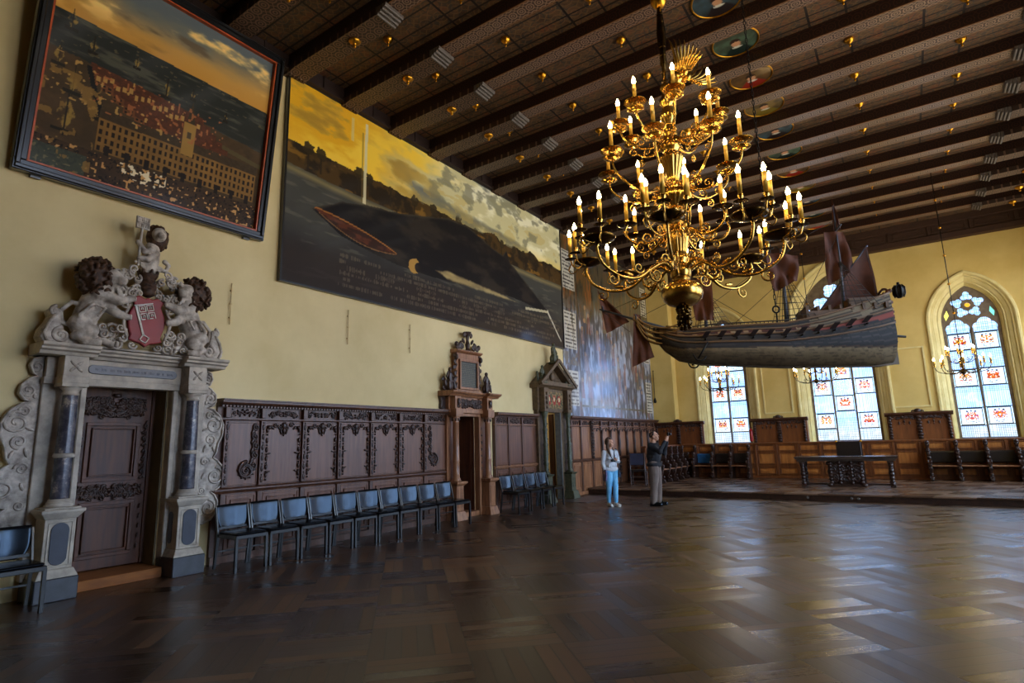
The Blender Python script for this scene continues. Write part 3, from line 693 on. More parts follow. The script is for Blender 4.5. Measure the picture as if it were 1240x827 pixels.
for(y0,z0) in((-.065,.105),(.03,.105),(-.065,.005),(.03,.005)):
    w=.085; kb(y0,y0+w,z0+w-t,z0+w); kb(y0,y0+t,z0,z0+w); kb(y0,y0+w,z0,z0+t) if z0>.05 else kb(y0,y0+w*.6,z0,z0+t); kb(y0+w-t,y0+w,z0,z0+w); kb(y0+.028,y0+.028+t,z0+.028,z0+.06); kb(y0+.028,y0+.06,z0+.05,z0+.05+t); kb(y0+.05,y0+.05+t,z0+.028,z0+.06)
kb(-.10,.12,.195,.207)
for a in range(4):
    R=Matrix.Rotation(math.radians(17+45+90*a),3,'X'); c=kc+K@Vector((.006,-.083,-.235)); mb.add([c+R@Vector(v) for v in[(-.006,-.045,.033),(-.006,.045,.033),(-.006,.045,.045),(-.006,-.045,.045),(.008,-.045,.033),(.008,.045,.033),(.008,.045,.045),(.008,-.045,.045)]],[(0,3,2,1),(4,5,6,7),(0,1,5,4),(1,2,6,5),(2,3,7,6),(3,0,4,7)])
mb.build('key_emblem',white_paint,sh,label='white key on the red shield')
mb=MB()
for s in(-1,1):
    for(y,z,r,a,d) in((.27,3.42,.06,PI,1),(.29,3.28,.05,0,-1),(.29,3.10,.06,PI,1),(.25,2.98,.05,0,-1),(.20,3.56,.05,PI/2,-1),(.33,3.55,.06,PI/2,1),(.15,2.90,.05,PI,1)): mb.spiral((.38,s*y,z),r,1.2,a if s>0 else PI-a,d*s,.018)
    mb.tube([(.38,s*.2,3.52),(.40,s*.27,3.47),(.38,s*.23,3.36),(.4,s*.28,3.25),(.38,s*.26,3.12),(.39,s*.22,3.0)],.02,6)
    # mantling beside the helmet
    for k in range(24): 
        g=random.Random(k+20); yy=g.uniform(.10,.40); mb.spiral((.30+g.uniform(0,.08),s*yy,g.uniform(3.52,3.98-.4*yy)),g.uniform(.04,.065),1.1,g.uniform(0,6),s,.019)
    for k in range(12):
        g=random.Random(k+90); mb.spiral((.26+g.uniform(0,.06),s*g.uniform(.28,.62),g.uniform(2.90,3.10)),g.uniform(.04,.07),1.2,g.uniform(0,6),s,.019)
mb.build('mantling',stone_sh,P1)
mb=MB(); mb.ball((.30,0,3.70),(.10,.105,.11),14,10); mb.ball((.33,0,3.62),(.08,.085,.07),12,8); mb.lathe([(.08,3.76),(.10,3.78),(.085,3.80),(.12,3.86),(.12,3.875)],(.28,0,0),16)
for k in range(7): a=2*PI*k/7; mb.ball((.28+.11*cos(a),.11*sin(a),3.90),(.022,.022,.035),6,5)
for z in(3.66,3.70,3.74): mb.tube([(.36,-.08,z),(.41,0,z),(.36,.08,z)],.008,6)
sculpt(mb,'crested_helmet',mane,P1,.009,1)
mb=MB(); q=lambda y,z,x=.26:(x,y,z)   # demi lion holding the key
limb(mb,[q(0,3.92),q(.02,4.10),q(.03,4.25)],[.10,.11,.09]); limb(mb,[q(0,4.2,.32),q(-.10,4.15,.36),q(-.17,4.26,.34)],[.05,.04,.035]); limb(mb,[q(.06,4.16,.32),q(-.06,4.05,.38),q(-.15,4.05,.36)],[.05,.038,.035])
mb.ball(q(.06,4.42,.36),(.09,.09,.10),12,8); mb.ball(q(.05,4.39,.46),(.05,.055,.045),8,6); limb(mb,[q(.12,3.98),q(.22,3.97),q(.25,4.06),q(.2,4.1)],[.035,.03,.03,.035])
for k in range(5): mb.spiral((.33,-.09+.05*k,3.97+.03*(k%2)),.04,1.2,k,1,.016)
dl=sculpt(mb,'demi_lion',stone_sh,P1,.011,1)
g=random.Random(5); mb=MB(); mb.ball(q(.08,4.40,.27),(.12,.14,.16),12,8)
for k in range(60):
    a=g.uniform(0,2*PI); b=g.uniform(-1,1); r=math.sqrt(1-b*b); mb.ball((.26+.11*r*cos(a)*.9,.08+.14*r*sin(a),4.40+.17*b),(.024,.02,.03),6,5)
sculpt(mb,'mane',mane,dl,.011,1)
mb=MB(); R=Matrix.Rotation(.12,3,'X'); mb.tube([(.36,-.16,3.98),(.36,-.15,4.46)],.016,6)
for(y0,z0) in((-.22,4.45),(-.14,4.45),(-.22,4.53),(-.14,4.53)): mb.frame(y0,y0+.075,z0,z0+.075,.012,.345,.375); mb.box(.35,.37,y0+.03,y0+.045,z0+.02,z0+.055)
mb.box(.35,.362,-.225,-.06,4.445,4.61)
for a in range(4): mb.ball((.36,-.16+.03*cos(a*PI/2),3.99+.03*sin(a*PI/2)),.018,6,5)
mb.build('stone_key',stone_sh,dl)
# door and threshold
D1=thing('door_1','carved dark walnut door inside the stone portal','door',(0,3.25,0)); D1['kind']='structure'; del D1['category']
def doorleaf(root,x,w,z0,z1):
    mb=MB(); mb.box(x-.05,x,-w,w,z0,z1); H=z1-z0
    mb.frame(-w*.62,w*.62,z0+H*.47,z0+H*.80,.045,x,x+.03); mb.frame(-w*.62,w*.62,z0+H*.06,z0+H*.36,.045,x,x+.03)
    mb.frame(-w*.5,w*.5,z0+H*.50,z0+H*.77,.02,x,x+.045); mb.frame(-w*.5,w*.5,z0+H*.09,z0+H*.33,.02,x,x+.045)
    mb.box(x,x+.025,-w,-w*.86,z0,z1); mb.box(x,x+.025,w*.86,w,z0,z1)
    lf=mb.build('door_leaf',wood_door,root,.004)
    mb=MB(); mb.carve(x+.03,-w*.72,w*.72,z0+H*.83,z0+H*.95,1,.014,500,size=.05); mb.carve(x+.03,-w*.8,w*.8,z0+H*.37,z0+H*.455,2,.013,500,size=.045)
    for s in(-1,1):
        for k in range(9): mb.spiral((x+.03,s*w*.74,z0+H*(.48+.038*k)),.028,1.2,k*1.3,s,.012); mb.leaf((x+.03,s*w*.76,z0+H*(.5+.038*k)),.06,.02,1.2*s,.012)
        for k in range(5): mb.leaf((x+.03,s*w*.75,z0+H*(.10+.055*k)),.07,.022,1.5,.012)
    mb.ball((x+.04,0,z0+H*.955),(.02,.05,.03),8,6); mb.spiral((x+.03,-w*.3,z0+H*.83),.04,1.3,0,1,.013); mb.spiral((x+.03,w*.3,z0+H*.83),.04,1.3,PI,-1,.013)
    mb.build('carving',wood_c,root)
    mb=MB(); mb.box(x,x+.035,-w*.93,-w*.82,z0+H*.42,z0+H*.47); mb.tube([(x+.05,-w*.87,z0+H*.455),(x+.06,-w*.70,z0+H*.45)],.01,6); mb.build('door_handle',iron,lf)
doorleaf(D1,-.32,.5,.14,2.42)
mb=MB(); mb.box(-.6,.22,-.49,.49,0,.12); mb.build('threshold',step_wood,D1,.006)
mb=MB(); mb.box(-.60,-.001,.47,.495,.12,2.42); mb.build('jamb_lining',M('jamb_olive_paint',(.40,.33,.20),.6,sc=4),D1)

# ---------------------------------------------------------------- wainscot panelling on the left wall
ZL=1.0; ZT=2.30
def wainscot(y0,y1,divs,label,top=True,style='rich',m_panel=wood,z0=0,lite=None):
    """divs: positions of the stiles. returns root"""
    r=thing('wall_panelling',label,'wall panelling',(0,(y0+y1)/2,0)); yc=(y0+y1)/2
    D=[d-yc for d in divs]; a,b=y0-yc,y1-yc
    mb=MB(); mb.box(0.001,.05,a,b,z0,2.2); mb.box(.05,.09,a,b,z0,z0+.10); mb.build('backing',m_panel,r)
    mb=MB(); mb.ext([(0,2.2),(.10,2.2),(.12,2.225),(.17,2.235),(.19,2.26),(.19,2.285),(.21,2.29),(.21,2.31),(0,2.315)],a,b); 
    y=a+.02
    while y<b-.03: mb.box(.10,.135,y,y+.03,2.195,2.222); y+=.055
    mb.build('cornice',wood,r)
    mb=MB(); mb.ext([(0,ZL-.05),(.06,ZL-.05),(.08,ZL-.02),(.105,ZL-.01),(.105,ZL+.012),(.07,ZL+.02),(.05,ZL+.035),(0,ZL+.04)],a,b); mb.ext([(0,2.0),(.06,2.0),(.08,2.015),(.08,2.03),(0,2.035)],a,b); mb.build('moulding',wood_b if style!='rich' else wood,r)
    for i in range(len(D)-1):
        p,q=D[i],D[i+1]; w=q-p
        f=MB(); f.box(.05,.066,p+.06,q-.06,ZL+.06,1.97); f.frame(p+.05,q-.05,ZL+.05,1.98,.02,.05,.075)
        f.box(.05,.07,p+.06,q-.06,z0+.13,ZL-.08); f.frame(p+.055,q-.055,z0+.12,ZL-.07,.03,.05,.082); f.frame(p+.12,q-.12,z0+.19,ZL-.14,.018,.05,.09)
        f.build('panel',lite or wood_l,r,.004)
        if style=='plain':
            f=MB(); f.box(.05,.088,p-.03,p+.03,z0+.1,2.2); f.build('stile',wood,r,.004)
        else:
            f=MB(); f.box(.05,.11,p-.04,p+.04,ZL+.04,2.0); f.box(.05,.12,p-.04,p+.04,2.04,2.19); f.box(.05,.10,p-.04,p+.04,z0+.1,ZL-.05); f.build('stile',wood,r,.004)
    for i in range(len(D)-1): f=MB(); f.carve(.06,D[i]+.05,D[i+1]-.05,2.05,2.185,int(y0*10)+i,.011,260,size=.035); f.build('frieze_carving',wood_c,r)
    return r,D
r,D=wainscot(4.42,9.5,[4.55,5.12,5.86,6.58,7.31,8.03,8.74,9.46],'long dark oak panelling behind the row of ten chairs, between stone portal and carved doorway')
for i in range(7):
    p,q=D[i],D[i+1]; f=MB()
    if i in(0,6):   # large foliage volutes on the end panels
        s=1 if i==0 else -1; e=q-.10 if i==0 else p+.14
        for(z,rr,dy) in((1.90,.055,0),(1.76,.06,.01),(1.62,.065,-.01),(1.48,.06,0),(1.33,.07,.02)): f.spiral((.08,e-s*dy,z),rr,1.5,PI/2,s,.018); f.leaf((.08,e-s*.05,z-.06),.12,.05,1.2*s,.016)
        f.spiral((.08,e-s*.13,1.27),.13,1.9,PI/2,s,.024); f.spiral((.08,e-s*.15,1.25),.09,1.2,0,s,.016)
        for k in range(12): a=k*PI/6; f.leaf((.08,e-s*.13+.12*cos(a),1.27+.12*sin(a)),.06,.03,a,.014)
    else:
        for c in((p+q)/2,): 
            f.ball((.085,c,1.93),(.03,.045,.06),8,6); f.ball((.085,c,1.85),(.025,.03,.05),8,6); f.ball((.08,c,1.79),(.015,.015,.03),6,5)
            for s in(-1,1): f.spiral((.08,c+s*.06,1.90),.04,1.3,PI/2,s,.014); f.spiral((.08,c+s*.14,1.94),.045,1.3,0,s,.013); f.leaf((.08,c+s*.20,1.90),.09,.04,s*.8,.014); f.leaf((.08,c+s*.05,1.83),.09,.03,s*1.2,.014)
        for s,e in((1,p+.085),(-1,q-.085)):
            for z in(1.86,1.70,1.56,1.43,1.30,1.18): f.leaf((.085,e,z),.09,.045,PI/2,.018); f.ball((.09,e,z-.07),.017,6,5)
            f.ball((.09,e+s*.02,1.90),(.03,.035,.035),8,6)
            for z in(1.50,1.22): f.leaf((.08,e+s*.045,z),.07,.03,.3*s,.012)
    f.build('carved_ornament',wood_c,r)
    f=MB(); s0=D[i]
    for z in(1.12,1.28,1.44,1.6,1.76,1.9): f.leaf((.112,s0,z),.10,.045,PI/2,.012); f.ball((.115,s0,z+.07),.013,6,5)
    f.build('pilaster_carving',wood_c,r)
r,D=wainscot(11.16,13.05,[11.20,11.76,12.37,13.0],'short plain oak panelling behind the four chairs','x','plain')
r,D=wainscot(14.86,21.93,[14.95,15.55,16.27]+[16.27+.66*k for k in range(1,9)]+[21.88],'light oak panelling under the mural with hanging carved drops','x','rich',wood_b,lite=wood_b)
f=MB()
def dropcarve(f,y,z0,z1,w):
    n=int((z1-z0)/.1)
    for k in range(n):
        z=z0+(k+.5)*(z1-z0)/n; ww=w*(.45+.55*sin(PI*(k+.5)/n)); f.ball((.12,y,z),(.045,ww*.55,.05),8,6)
        for s in(-1,1): f.spiral((.115,y+s*ww*.6,z),ww*.34,1.2,PI/2,s,.014,n=10)
dropcarve(f,D[2],1.02,2.28,.15); f.build('carved_ornament',wood_c,r)
for k in range(3,11):
    y=D[k]; f=MB(); dropcarve(f,y,.42,1.0,.075); f.build('hanging_drop',wood_c,r)
    f=MB(); f.lathe([(.03,1.05),(.045,1.12),(.03,1.3),(.05,1.5),(.03,1.7),(.045,1.85),(.06,1.9)],(.12,y,0),10); 
    m=y-.33
    for s in(-1,1): f.tube([(.10,m+s*(.30-.24*i/7)-0,1.86+.10*sin(PI*i/7*.5)) for i in range(8)],.018,6)
    f.ball((.11,m,1.90),(.02,.03,.05),8,6); f.build('arcade_carving',wood_c,r)

# ---------------------------------------------------------------- carved oak doorway
P2=thing('wooden_doorway','tall carved oak doorway with columns and a black inscribed tablet on top','portal',(0,10.10,0))
mb=MB()
for s in(-1,1): a,b=sorted((s*.37,s*.72)); mb.box(0,.12,a,b,0,2.22)
mb.box(0,.12,-.72,.72,2.18,2.25); mb.frame(-.43,.43,-.1,2.24,.06,.12,.15); mb.build('surround',wood_b,P2,.005)
for s in(-1,1):
    yc=s*.57; mb=MB(); mb.taper((0,.42,yc-.17,yc+.17),(0,.37,yc-.13,yc+.13),0,.18); mb.box(0,.35,yc-.115,yc+.115,.18,.70); mb.taper((0,.36,yc-.12,yc+.12),(0,.42,yc-.17,yc+.17),.70,.75); mb.box(0,.42,yc-.17,yc+.17,.75,.79); mb.frame(yc-.08,yc+.08,.25,.64,.015,.35,.362); mb.build('pedestal',wood_b,P2,.005)
    mb=MB(); mb.lathe([(.11,.79),(.11,.81),(.09,.83),(.095,.85),(.075,.87),(.074,1.2),(.082,1.22),(.074,1.24),(.066,2.02),(.075,2.03),(.066,2.05),(.08,2.12),(.10,2.16)],(.24,yc,0),20); mb.box(.13,.35,yc-.11,yc+.11,2.16,2.19); mb.build('column',wood_b,P2)
    mb=MB()
    for k in range(8): mb.leaf((.24+.075*cos(k*PI/4),yc+.075*sin(k*PI/4),2.10),.03,.08,0,.02)
    for z in(1.9,1.75,1.6,1.45,1.3,1.15,1.0): mb.spiral((.14,s*.44,z),.035,1.2,z*7,s,.012); mb.spiral((.05,s*.76,z),.045,1.2,z*5,s,.016)
    mb.build('carving',wood_c,P2)
mb=MB(); mb.box(0,.20,-.74,.74,2.25,2.33); mb.box(0,.17,-.72,.72,2.33,2.60)
for s in(-1,1): mb.box(0,.36,s*.57-.12,s*.57+.12,2.19,2.33); mb.box(0,.32,s*.57-.10,s*.57+.10,2.33,2.60)
C2=[(0,2.60),(.22,2.60),(.25,2.64),(.31,2.66),(.33,2.69),(.33,2.71),(0,2.72)]; mb.ext(C2,-.84,.84)
for s in(-1,1): a,b=sorted((s*.42,s*.88)); mb.ext([(x+.12 if x else 0,z) for x,z in C2],a,b)
mb.build('entablature',wood_b,P2,.004)
mb=MB(); mb.carve(.18,-.44,.44,2.35,2.58,6,.018,300,size=.06); 
for s in(-1,1): mb.ball((.34,s*.57,2.48),(.03,.05,.08),8,6); mb.spiral((.33,s*.57,2.40),.05,1.2,0,s,.015)
for s in(-1,1):
    o=[(s*.70,2.25),(s*.80,2.27),(s*.86,2.36),(s*.84,2.48),(s*.88,2.6),(s*.70,2.6)]; slab(mb,[o],'x',0,.08,.01); mb.spiral((.09,s*.78,2.36),.06,1.4,0,s,.016)
mb.build('frieze_carving',wood_c,P2)
mb=MB(); mb.box(0,.14,-.42,.42,2.72,3.60); mb.frame(-.34,.34,2.78,3.46,.05,.14,.19); mb.ext([(0,3.60),(.16,3.60),(.22,3.64),(.22,3.67),(0,3.68)],-.46,.46); mb.box(0,.18,-.45,.45,2.72,2.77); att=mb.build('attic_frame',wood_b,P2,.004)
mb=MB(); mb.box(.14,.155,-.29,.29,2.83,3.41); tb=mb.build('tablet',plain('black_tablet',(.13,.15,.14),.35),att)
mb=MB(); g=random.Random(8)
for i in range(13):
    z=3.37-i*.041; y=-.26
    while y<.24:
        l=g.uniform(.02,.07)
        if y+l<.26: mb.box(.155,.158,y,y+l,z-.007,z+.007)
        y+=l+.014
mb.build('faded_lettering',plain('letter_gold_grey',(.42,.41,.30),.5),tb)
mb=MB()
for s in(-1,1):
    for k,z in enumerate((2.84,2.98,3.12,3.26,3.40,3.54)): mb.spiral((.13,s*(.44+.02*(k%2)),z),.05,1.3,z*9,s,.02); mb.leaf((.14,s*.41,z+.05),.09,.04,1.2,.02)
    mb.ball((.17,s*.44,3.50),(.05,.05,.07),8,6)
    mb.spiral((.14,s*.22,3.78),.09,1.5,PI/2,-s,.03); mb.spiral((.14,s*.36,3.74),.06,1.4,0,s,.026); mb.leaf((.14,s*.16,3.90),.16,.07,s*1.0,.035); mb.spiral((.14,s*.10,4.06),.06,1.3,-PI/2,s,.024); mb.ball((.14,s*.40,3.80),(.05,.05,.06),8,6)
mb.lathe([(.07,3.68),(.04,3.74),(.06,3.82),(.035,3.92),(.05,4.02),(.09,4.10),(.10,4.12),(.001,4.125)],(.13,0,0),14)
sculpt(mb,'crest_carving',wood_c,P2,.010,1)
for s in(-1,1):
    mb=MB(); figurine(mb,(.15,s*.66,2.72),.52,1); mb.spiral((.10,s*.78,2.80),.07,1.4,PI/2,s,.03); mb.spiral((.10,s*.82,2.98),.05,1.3,PI/2,s,.025); mb.ball((.12,s*.78,2.9),(.05,.05,.1),8,6); sculpt(mb,'seated_figure',wood_c,P2,.010,1)
D2=thing('door_2','dark panelled door standing open in the oak doorway','door',(0,10.10,0)); D2['kind']='structure'; del D2['category']
mb=MB(); mb.box(-.60,-.55,-.36,.36,.10,2.2); mb.frame(-.3,.3,1.1,2.1,.05,-.55,-.53); mb.frame(-.3,.3,.2,1.0,.05,-.55,-.53); mb.build('door_leaf',wood_door,D2,.004)
mb=MB(); mb.box(-.55,0,.335,.359,.10,2.21); mb.box(-.55,0,-.359,-.335,.10,2.21); mb.frame(-.5,-.08,.3,1.0,.03,.325,.335,'y'); mb.frame(-.5,-.08,1.1,2.1,.03,.325,.335,'y'); mb.build('jamb_lining',wood_door,D2)
mb=MB(); mb.box(-.55,.14,-.35,.35,0,.10); mb.build('threshold',wood_b,D2,.005)

# ---------------------------------------------------------------- painted renaissance portal with gable
P3=thing('gabled_portal','narrow painted stone portal with triangular gable and small statues','portal',(0,13.85,0))
green_st=M('weathered_green_stone',(.35,.34,.24),.55,c2=(.22,.25,.19),sc=12,det=6,bump=.3)
brown_st=M('brown_gilt_stone',(.42,.33,.22),.55,c2=(.28,.21,.14),sc=10,det=6,bump=.3)
mb=MB(); 
for s in(-1,1): a,b=sorted((s*.41,s*.80)); mb.box(0,.14,a,b,0,2.38)
mb.box(0,.14,-.80,.80,2.38,2.50); mb.build('surround',brown_st,P3,.006)
mb=MB(); mb.box(-.04,.13,.385,.409,0,2.38); mb.box(-.04,.13,-.409,-.385,0,2.38); mb.tube([(.13,.40,.0),(.13,.40,2.38)],.02,6); mb.build('reveal',M('blue_grey_reveal',(.42,.45,.46),.6),P3)
for s in(-1,1):
    yc=s*.64; mb=MB(); mb.taper((0,.46,yc-.19,yc+.19),(0,.40,yc-.14,yc+.14),0,.22); mb.box(0,.36,yc-.12,yc+.12,.22,.66); mb.taper((0,.37,yc-.12,yc+.12),(0,.41,yc-.16,yc+.16),.66,.72); mb.frame(yc-.07,yc+.07,.30,.58,.02,.36,.375); mb.build('pedestal',green_st,P3,.006)
    mb=MB(); n=34; pts=[]
    mb.lathe([(.10,.72),(.10,.75),(.08,.78),(.06,.80),(.065,.95),(.085,1.0),(.06,1.05),(.075,1.25),(.06,1.45),(.08,1.5),(.055,1.55),(.06,1.85),(.075,1.9),(.05,1.95),(.06,2.2),(.09,2.3),(.10,2.34),(.10,2.38)],(.25,yc,0),16,.10,6)
    for k in range(18): mb.ball((.25+.065*cos(k*1.3),yc+.065*sin(k*1.3),.85+k*.08),.02,6,5)
    mb.build('twisted_column',green_st,P3)
mb=MB(); mb.box(0,.18,-.84,.84,2.42,3.02)
for s in(-1,1): mb.box(0,.34,s*.64-.12,s*.64+.12,2.38,3.02)
E3=[(0,3.02),(.24,3.02),(.30,3.07),(.36,3.09),(.36,3.13),(0,3.14)]; mb.ext(E3,-.96,.96)
slab(mb,[[(-.96,3.13),(.96,3.13),(0,3.80)],[(-.70,3.21),(.70,3.21),(0,3.69)]],'x',0,.34); slab(mb,[[(-.75,3.15),(.75,3.15),(0,3.70)]],'x',0,.12); mb.build('entablature_and_gable',brown_st,P3,.005)
mb=MB()
for s in(-1,1): mb.bar((.40,s*.99,3.12),(.40,0,3.83),.05,.08)
for s in(-1,1):
    for z in(2.5,2.62,2.74,2.86): mb.ball((.35,s*.64,z),(.03,.05,.05),8,6)
mb.ball((.15,0,3.38),(.07,.10,.12),12,8); 
for k in range(10): mb.spiral((.13,(-1)**k*(.12+.035*k),3.30-.004*k),.045,1.2,k,(-1)**k,.014)
mb.build('carving',brown_st,P3)
def coats(U,V):
    c=np.ones(U.shape+(3,))*np.array((.36,.32,.20)); n=vnoise(np.abs(U-.5)*26,V*12,4); c=mix(c,(.55,.44,.28),(n>.5)*1.); c=mix(c,(.20,.25,.18),(n<.25)*1.)
    for cx in(.22,.5,.78): c=mix(c,(.60,.17,.13),(((U-cx)/.085)**2+((V-.5)/.30)**2<1)*1.); c=mix(c,(.78,.72,.55),(((U-cx)/.04)**2+((V-.55)/.14)**2<1)*1.)
    return c
paint_mesh('coat_of_arms_panel',80,44,lambda U,V:(.185+.02*vnoise(np.abs(U-.5)*26,V*12,4),-.48+.96*U,2.48+.46*V),coats,paint_matt,P3)
for y,z,h,ps in((-.68,3.14,.50,1),(.66,3.14,.52,0),(-.03,3.74,.60,1)):
    mb=MB(); figurine(mb,(.24,y,z),h,ps); mb.box(.12,.36,y-.10,y+.10,z,z+.05)
    if ps and abs(y)>.1: limb(mb,[(.2,y-.16,z),(.2,y-.18,z+.3)],[.04,.03])
    sculpt(mb,'statue',green_st,P3,.011,1)
# small lit passage behind the open doorway
mb=MB(); y=13.85
mb.box(-2.6,-2.5,y-1.2,y+1.6,0,2.7); mb.box(-2.6,-.25,y+1.5,y+1.6,0,2.7); mb.box(-2.6,-.25,y-1.2,y-1.1,0,2.7); mb.box(-2.6,-.25,y-1.2,y+1.6,2.6,2.7)
mb.build('wall_passage',plaster,kind='structure',label='yellow passage wall seen through the gabled portal')
mb=MB(); mb.box(-.55,-.50,-.36,0,.02,2.36); 
D3=thing('door_3','dark door folded back in the gabled portal','door',(0,13.85,0)); D3['kind']='structure'; del D3['category']
mb=MB(); mb.box(-.36,-.20,.56,.61,.02,2.36); mb.frame(-.35,-.21,1.2,2.2,.02,.55,.56,'y'); mb.frame(-.35,-.21,.2,1.1,.02,.55,.56,'y'); mb.build('door_leaf',wood_door,D3)
mb=MB(); mb.box(-1.12,-.98,15.31,15.35,1.38,1.51); tag(mb.build('alarm_box',plain('red_plastic',(.62,.10,.08),.4)),'small red alarm box on the yellow wall seen through the gabled portal','alarm box')
mb=MB(); mb.box(.46,1.25,13.5,15.3,0,.012); tag(mb.build('threshold_slab',M('grey_floor_slab',(.36,.33,.34),.3,sc=5)),'pale grey stone slab in the floor before the gabled portal','floor slab')

# ---------------------------------------------------------------- pictures
# town panorama, leaning forward from the wall
Hp=3.12; tilt=math.asin(.36/Hp)
PC=thing('town_painting','black-framed panorama painting of a harbour town leaning from the wall above the portal','painting',(.07,3.36,4.86)); PC.rotation_euler=(0,tilt,0)
hw=1.58
mb=MB(); mb.frame(-hw,hw,0,Hp,.13,-.05,.07); mb.frame(-hw+.02,hw-.02,.02,Hp-.02,.05,.07,.10); mb.build('frame',frame_black,PC,.01)
mb=MB(); mb.frame(-hw+.13,hw-.13,.13,Hp-.13,.022,-.03,.055); mb.build('orange_fillet',orange,PC)
mb=MB(); mb.box(-.045,-.02,-hw+.1,hw-.1,.1,Hp-.1); mb.box(-.06,.0,-hw+.2,-hw+.3,-.03,.02); mb.box(-.06,.0,hw-.3,hw-.2,-.03,.02); mb.build('backboard',frame_black,PC)
def town(U,V):
    a=U*2.84; b=V*2.86   # metres
    c=np.ones(U.shape+(3,))*np.array((.20,.17,.11))
    # sky above a horizon line, warm cloud bands
    hz=2.03-.02*a
    n=fbm(a*1.4+.3*b,b*4.5,3,5); n2=fbm(a*2.2,b*5,9,5)
    sky=mix(np.ones(c.shape)*np.array((.72,.55,.28)),(.34,.37,.38),sst(hz.min()+.35,2.86,b+.35*n)); sky=mix(sky,(.93,.77,.46),sst(.52,.75,n2)); sky=mix(sky,(.36,.30,.22),sst(.62,.8,n)*.8)
    sky=mix(sky,(.70,.50,.20),np.clip(1-(b-hz)/.3,0,1)*.8)
    sea=mix(np.ones(c.shape)*np.array((.13,.14,.13)),(.27,.27,.23),sst(.5,.8,fbm(a*3,b*16,5,4)))
    c=np.where((b>hz)[...,None],sky,sea)
    land=b<(1.50-.10*a+.10*fbm(a*3,a*0+1,2)); c=np.where(land[...,None],mix(np.ones(c.shape)*np.array((.19,.15,.09)),(.30,.22,.13),fbm(a*8,b*10,6)),c)
    c=mix(c,(.30,.27,.16),((np.abs(b-(1.42-.13*a))<.035)&(a>1.9))*.7)
    # ships on the river at the left
    for (sx,sy,s) in((.45,1.75,.10),(.95,1.80,.08),(1.35,1.62,.12),(1.7,1.72,.07),(.2,1.95,.12),(2.2,1.6,.06),(.3,1.2,.16),(.28,.75,.22),(.62,.95,.12),(.12,1.45,.12)):
        m=(np.abs(a-sx)<s*.45*(1-np.abs(b-sy)/s))&(np.abs(b-sy)<s); c=mix(c,(.52,.42,.20),m*sst(.35,.65,fbm(a*22,b*16,int(sx*50),3))); c=mix(c,(.10,.08,.05),((np.abs(a-sx)<s*.6)&(np.abs(b-sy+s)<.02))*1.); c=mix(c,(.12,.1,.07),((np.abs(a-sx)<.006)&(np.abs(b-sy)<s*1.3))*1.)
    # rows of houses, red roofs then long facade with window grid
    def facade(x0,x1,zb,zt,slope,wall,roof,wn,rows,c):
        t=(a-x0)/(x1-x0); bb=b-slope*(a-x0); ins=(t>0)&(t<1)&(bb>zb)&(bb<zt); w=np.ones(c.shape)*np.array(wall)
        w=mix(w,(.24,.17,.09),fbm(a*9,b*9,7)*.5); fx=(t*wn)%1; fz=((bb-zb)/(zt-zb)*rows)%1; w=mix(w,(.10,.07,.05),((np.abs(fx-.5)<.24)&(np.abs(fz-.45)<.30))*1.)
        c=np.where(ins[...,None],w,c); rr=(t>0)&(t<1)&(bb>=zt)&(bb<zt+.13); c=np.where(rr[...,None],mix(np.ones(c.shape)*np.array(roof),(.12,.08,.05),fbm(a*30,b*30,3)*.6),c); return c
    for i in range(6):
        c=facade(.45+.14*i,1.9+.10*i,1.30-.085*i,1.40-.085*i,-.07,(.42,.24,.13),(.36,.18,.10),22,2,c)
    for k in range(18):
        xx=.55+k*.075; c=mix(c,(.62,.47,.25),((np.abs(a-xx)<.022)&(np.abs(b-(1.36-.10*(xx-.5)+.03*(k%3)))<.035))*1.)
    for k in range(22):
        xx=.42+k*.012; c=mix(c,(.06,.06,.06),((np.abs(a-xx-.02)<.03)&(np.abs(b-(1.45-k*.035))<.02))*1.)
    c=facade(.62,2.78,.42,.86,.015,(.52,.38,.18),(.25,.20,.13),30,4,c)
    for k in range(9): xx=.75+k*.24; c=mix(c,(.10,.07,.05),((np.abs(a-xx)<.03)&(np.abs(b-.45)<.08))*1.)
    tw=(np.abs(a-1.72)<.085)&(b>.8)&(b<1.28); c=np.where(tw[...,None],np.array((.55,.42,.20)),c); c=mix(c,(.2,.16,.1),((np.abs(a-1.72)<.06*(1.62-b)/.34)&(b>1.28)&(b<1.62))*1.); c=mix(c,(.25,.2,.12),((np.abs(a-1.72)<.03)&(np.abs(b-1.1)<.05))*1.)
    # square in front: figures, white horses
    g=(b<.40); c=np.where(g[...,None],mix(np.ones(c.shape)*np.array((.27,.19,.11)),(.14,.10,.07),fbm(a*4,b*12,8)),c)
    n=vnoise(a*38,b*38,12); c=mix(c,(.10,.07,.05),((n>.70)&g)*1.); n=vnoise(a*30,b*30,15); c=mix(c,(.82,.76,.62),((n>.70)&g&(a>.9)&(a<1.5)&(b>.18))*1.); c=mix(c,(.70,.52,.3),((vnoise(a*30,b*34,19)>.82)&g)*1.)
    c=mix(c,(.22,.27,.22),((b<.30)&(a<.55))*.7)
    q=vnoise(a*26,b*22,33); c=mix(c,(.60,.36,.20),((q>.78)&(b>.95)&(b<1.5)&(a>.5)&(a<2.2))*.8); c=mix(c,(.72,.56,.30),((vnoise(a*20,b*24,36)>.84)&(b>.9)&(b<1.5)&(a<1.6))*.8)
    c=mix(c,(.42,.37,.24),((vnoise(a*16,b*40,38)>.88)&(b>1.55)&(b<2.0))*.5); c=mix(c,(.50,.38,.18),(fbm(a*9,b*7,41)>.60)*(b<1.3)*(a<.6)*.8)
    return np.clip(c*1.12,0,1)
paint_mesh('canvas',300,300,lambda U,V:(-.015+0*U,-1.42+2.84*U,.13+2.86*V),town,paint_gloss,PC)
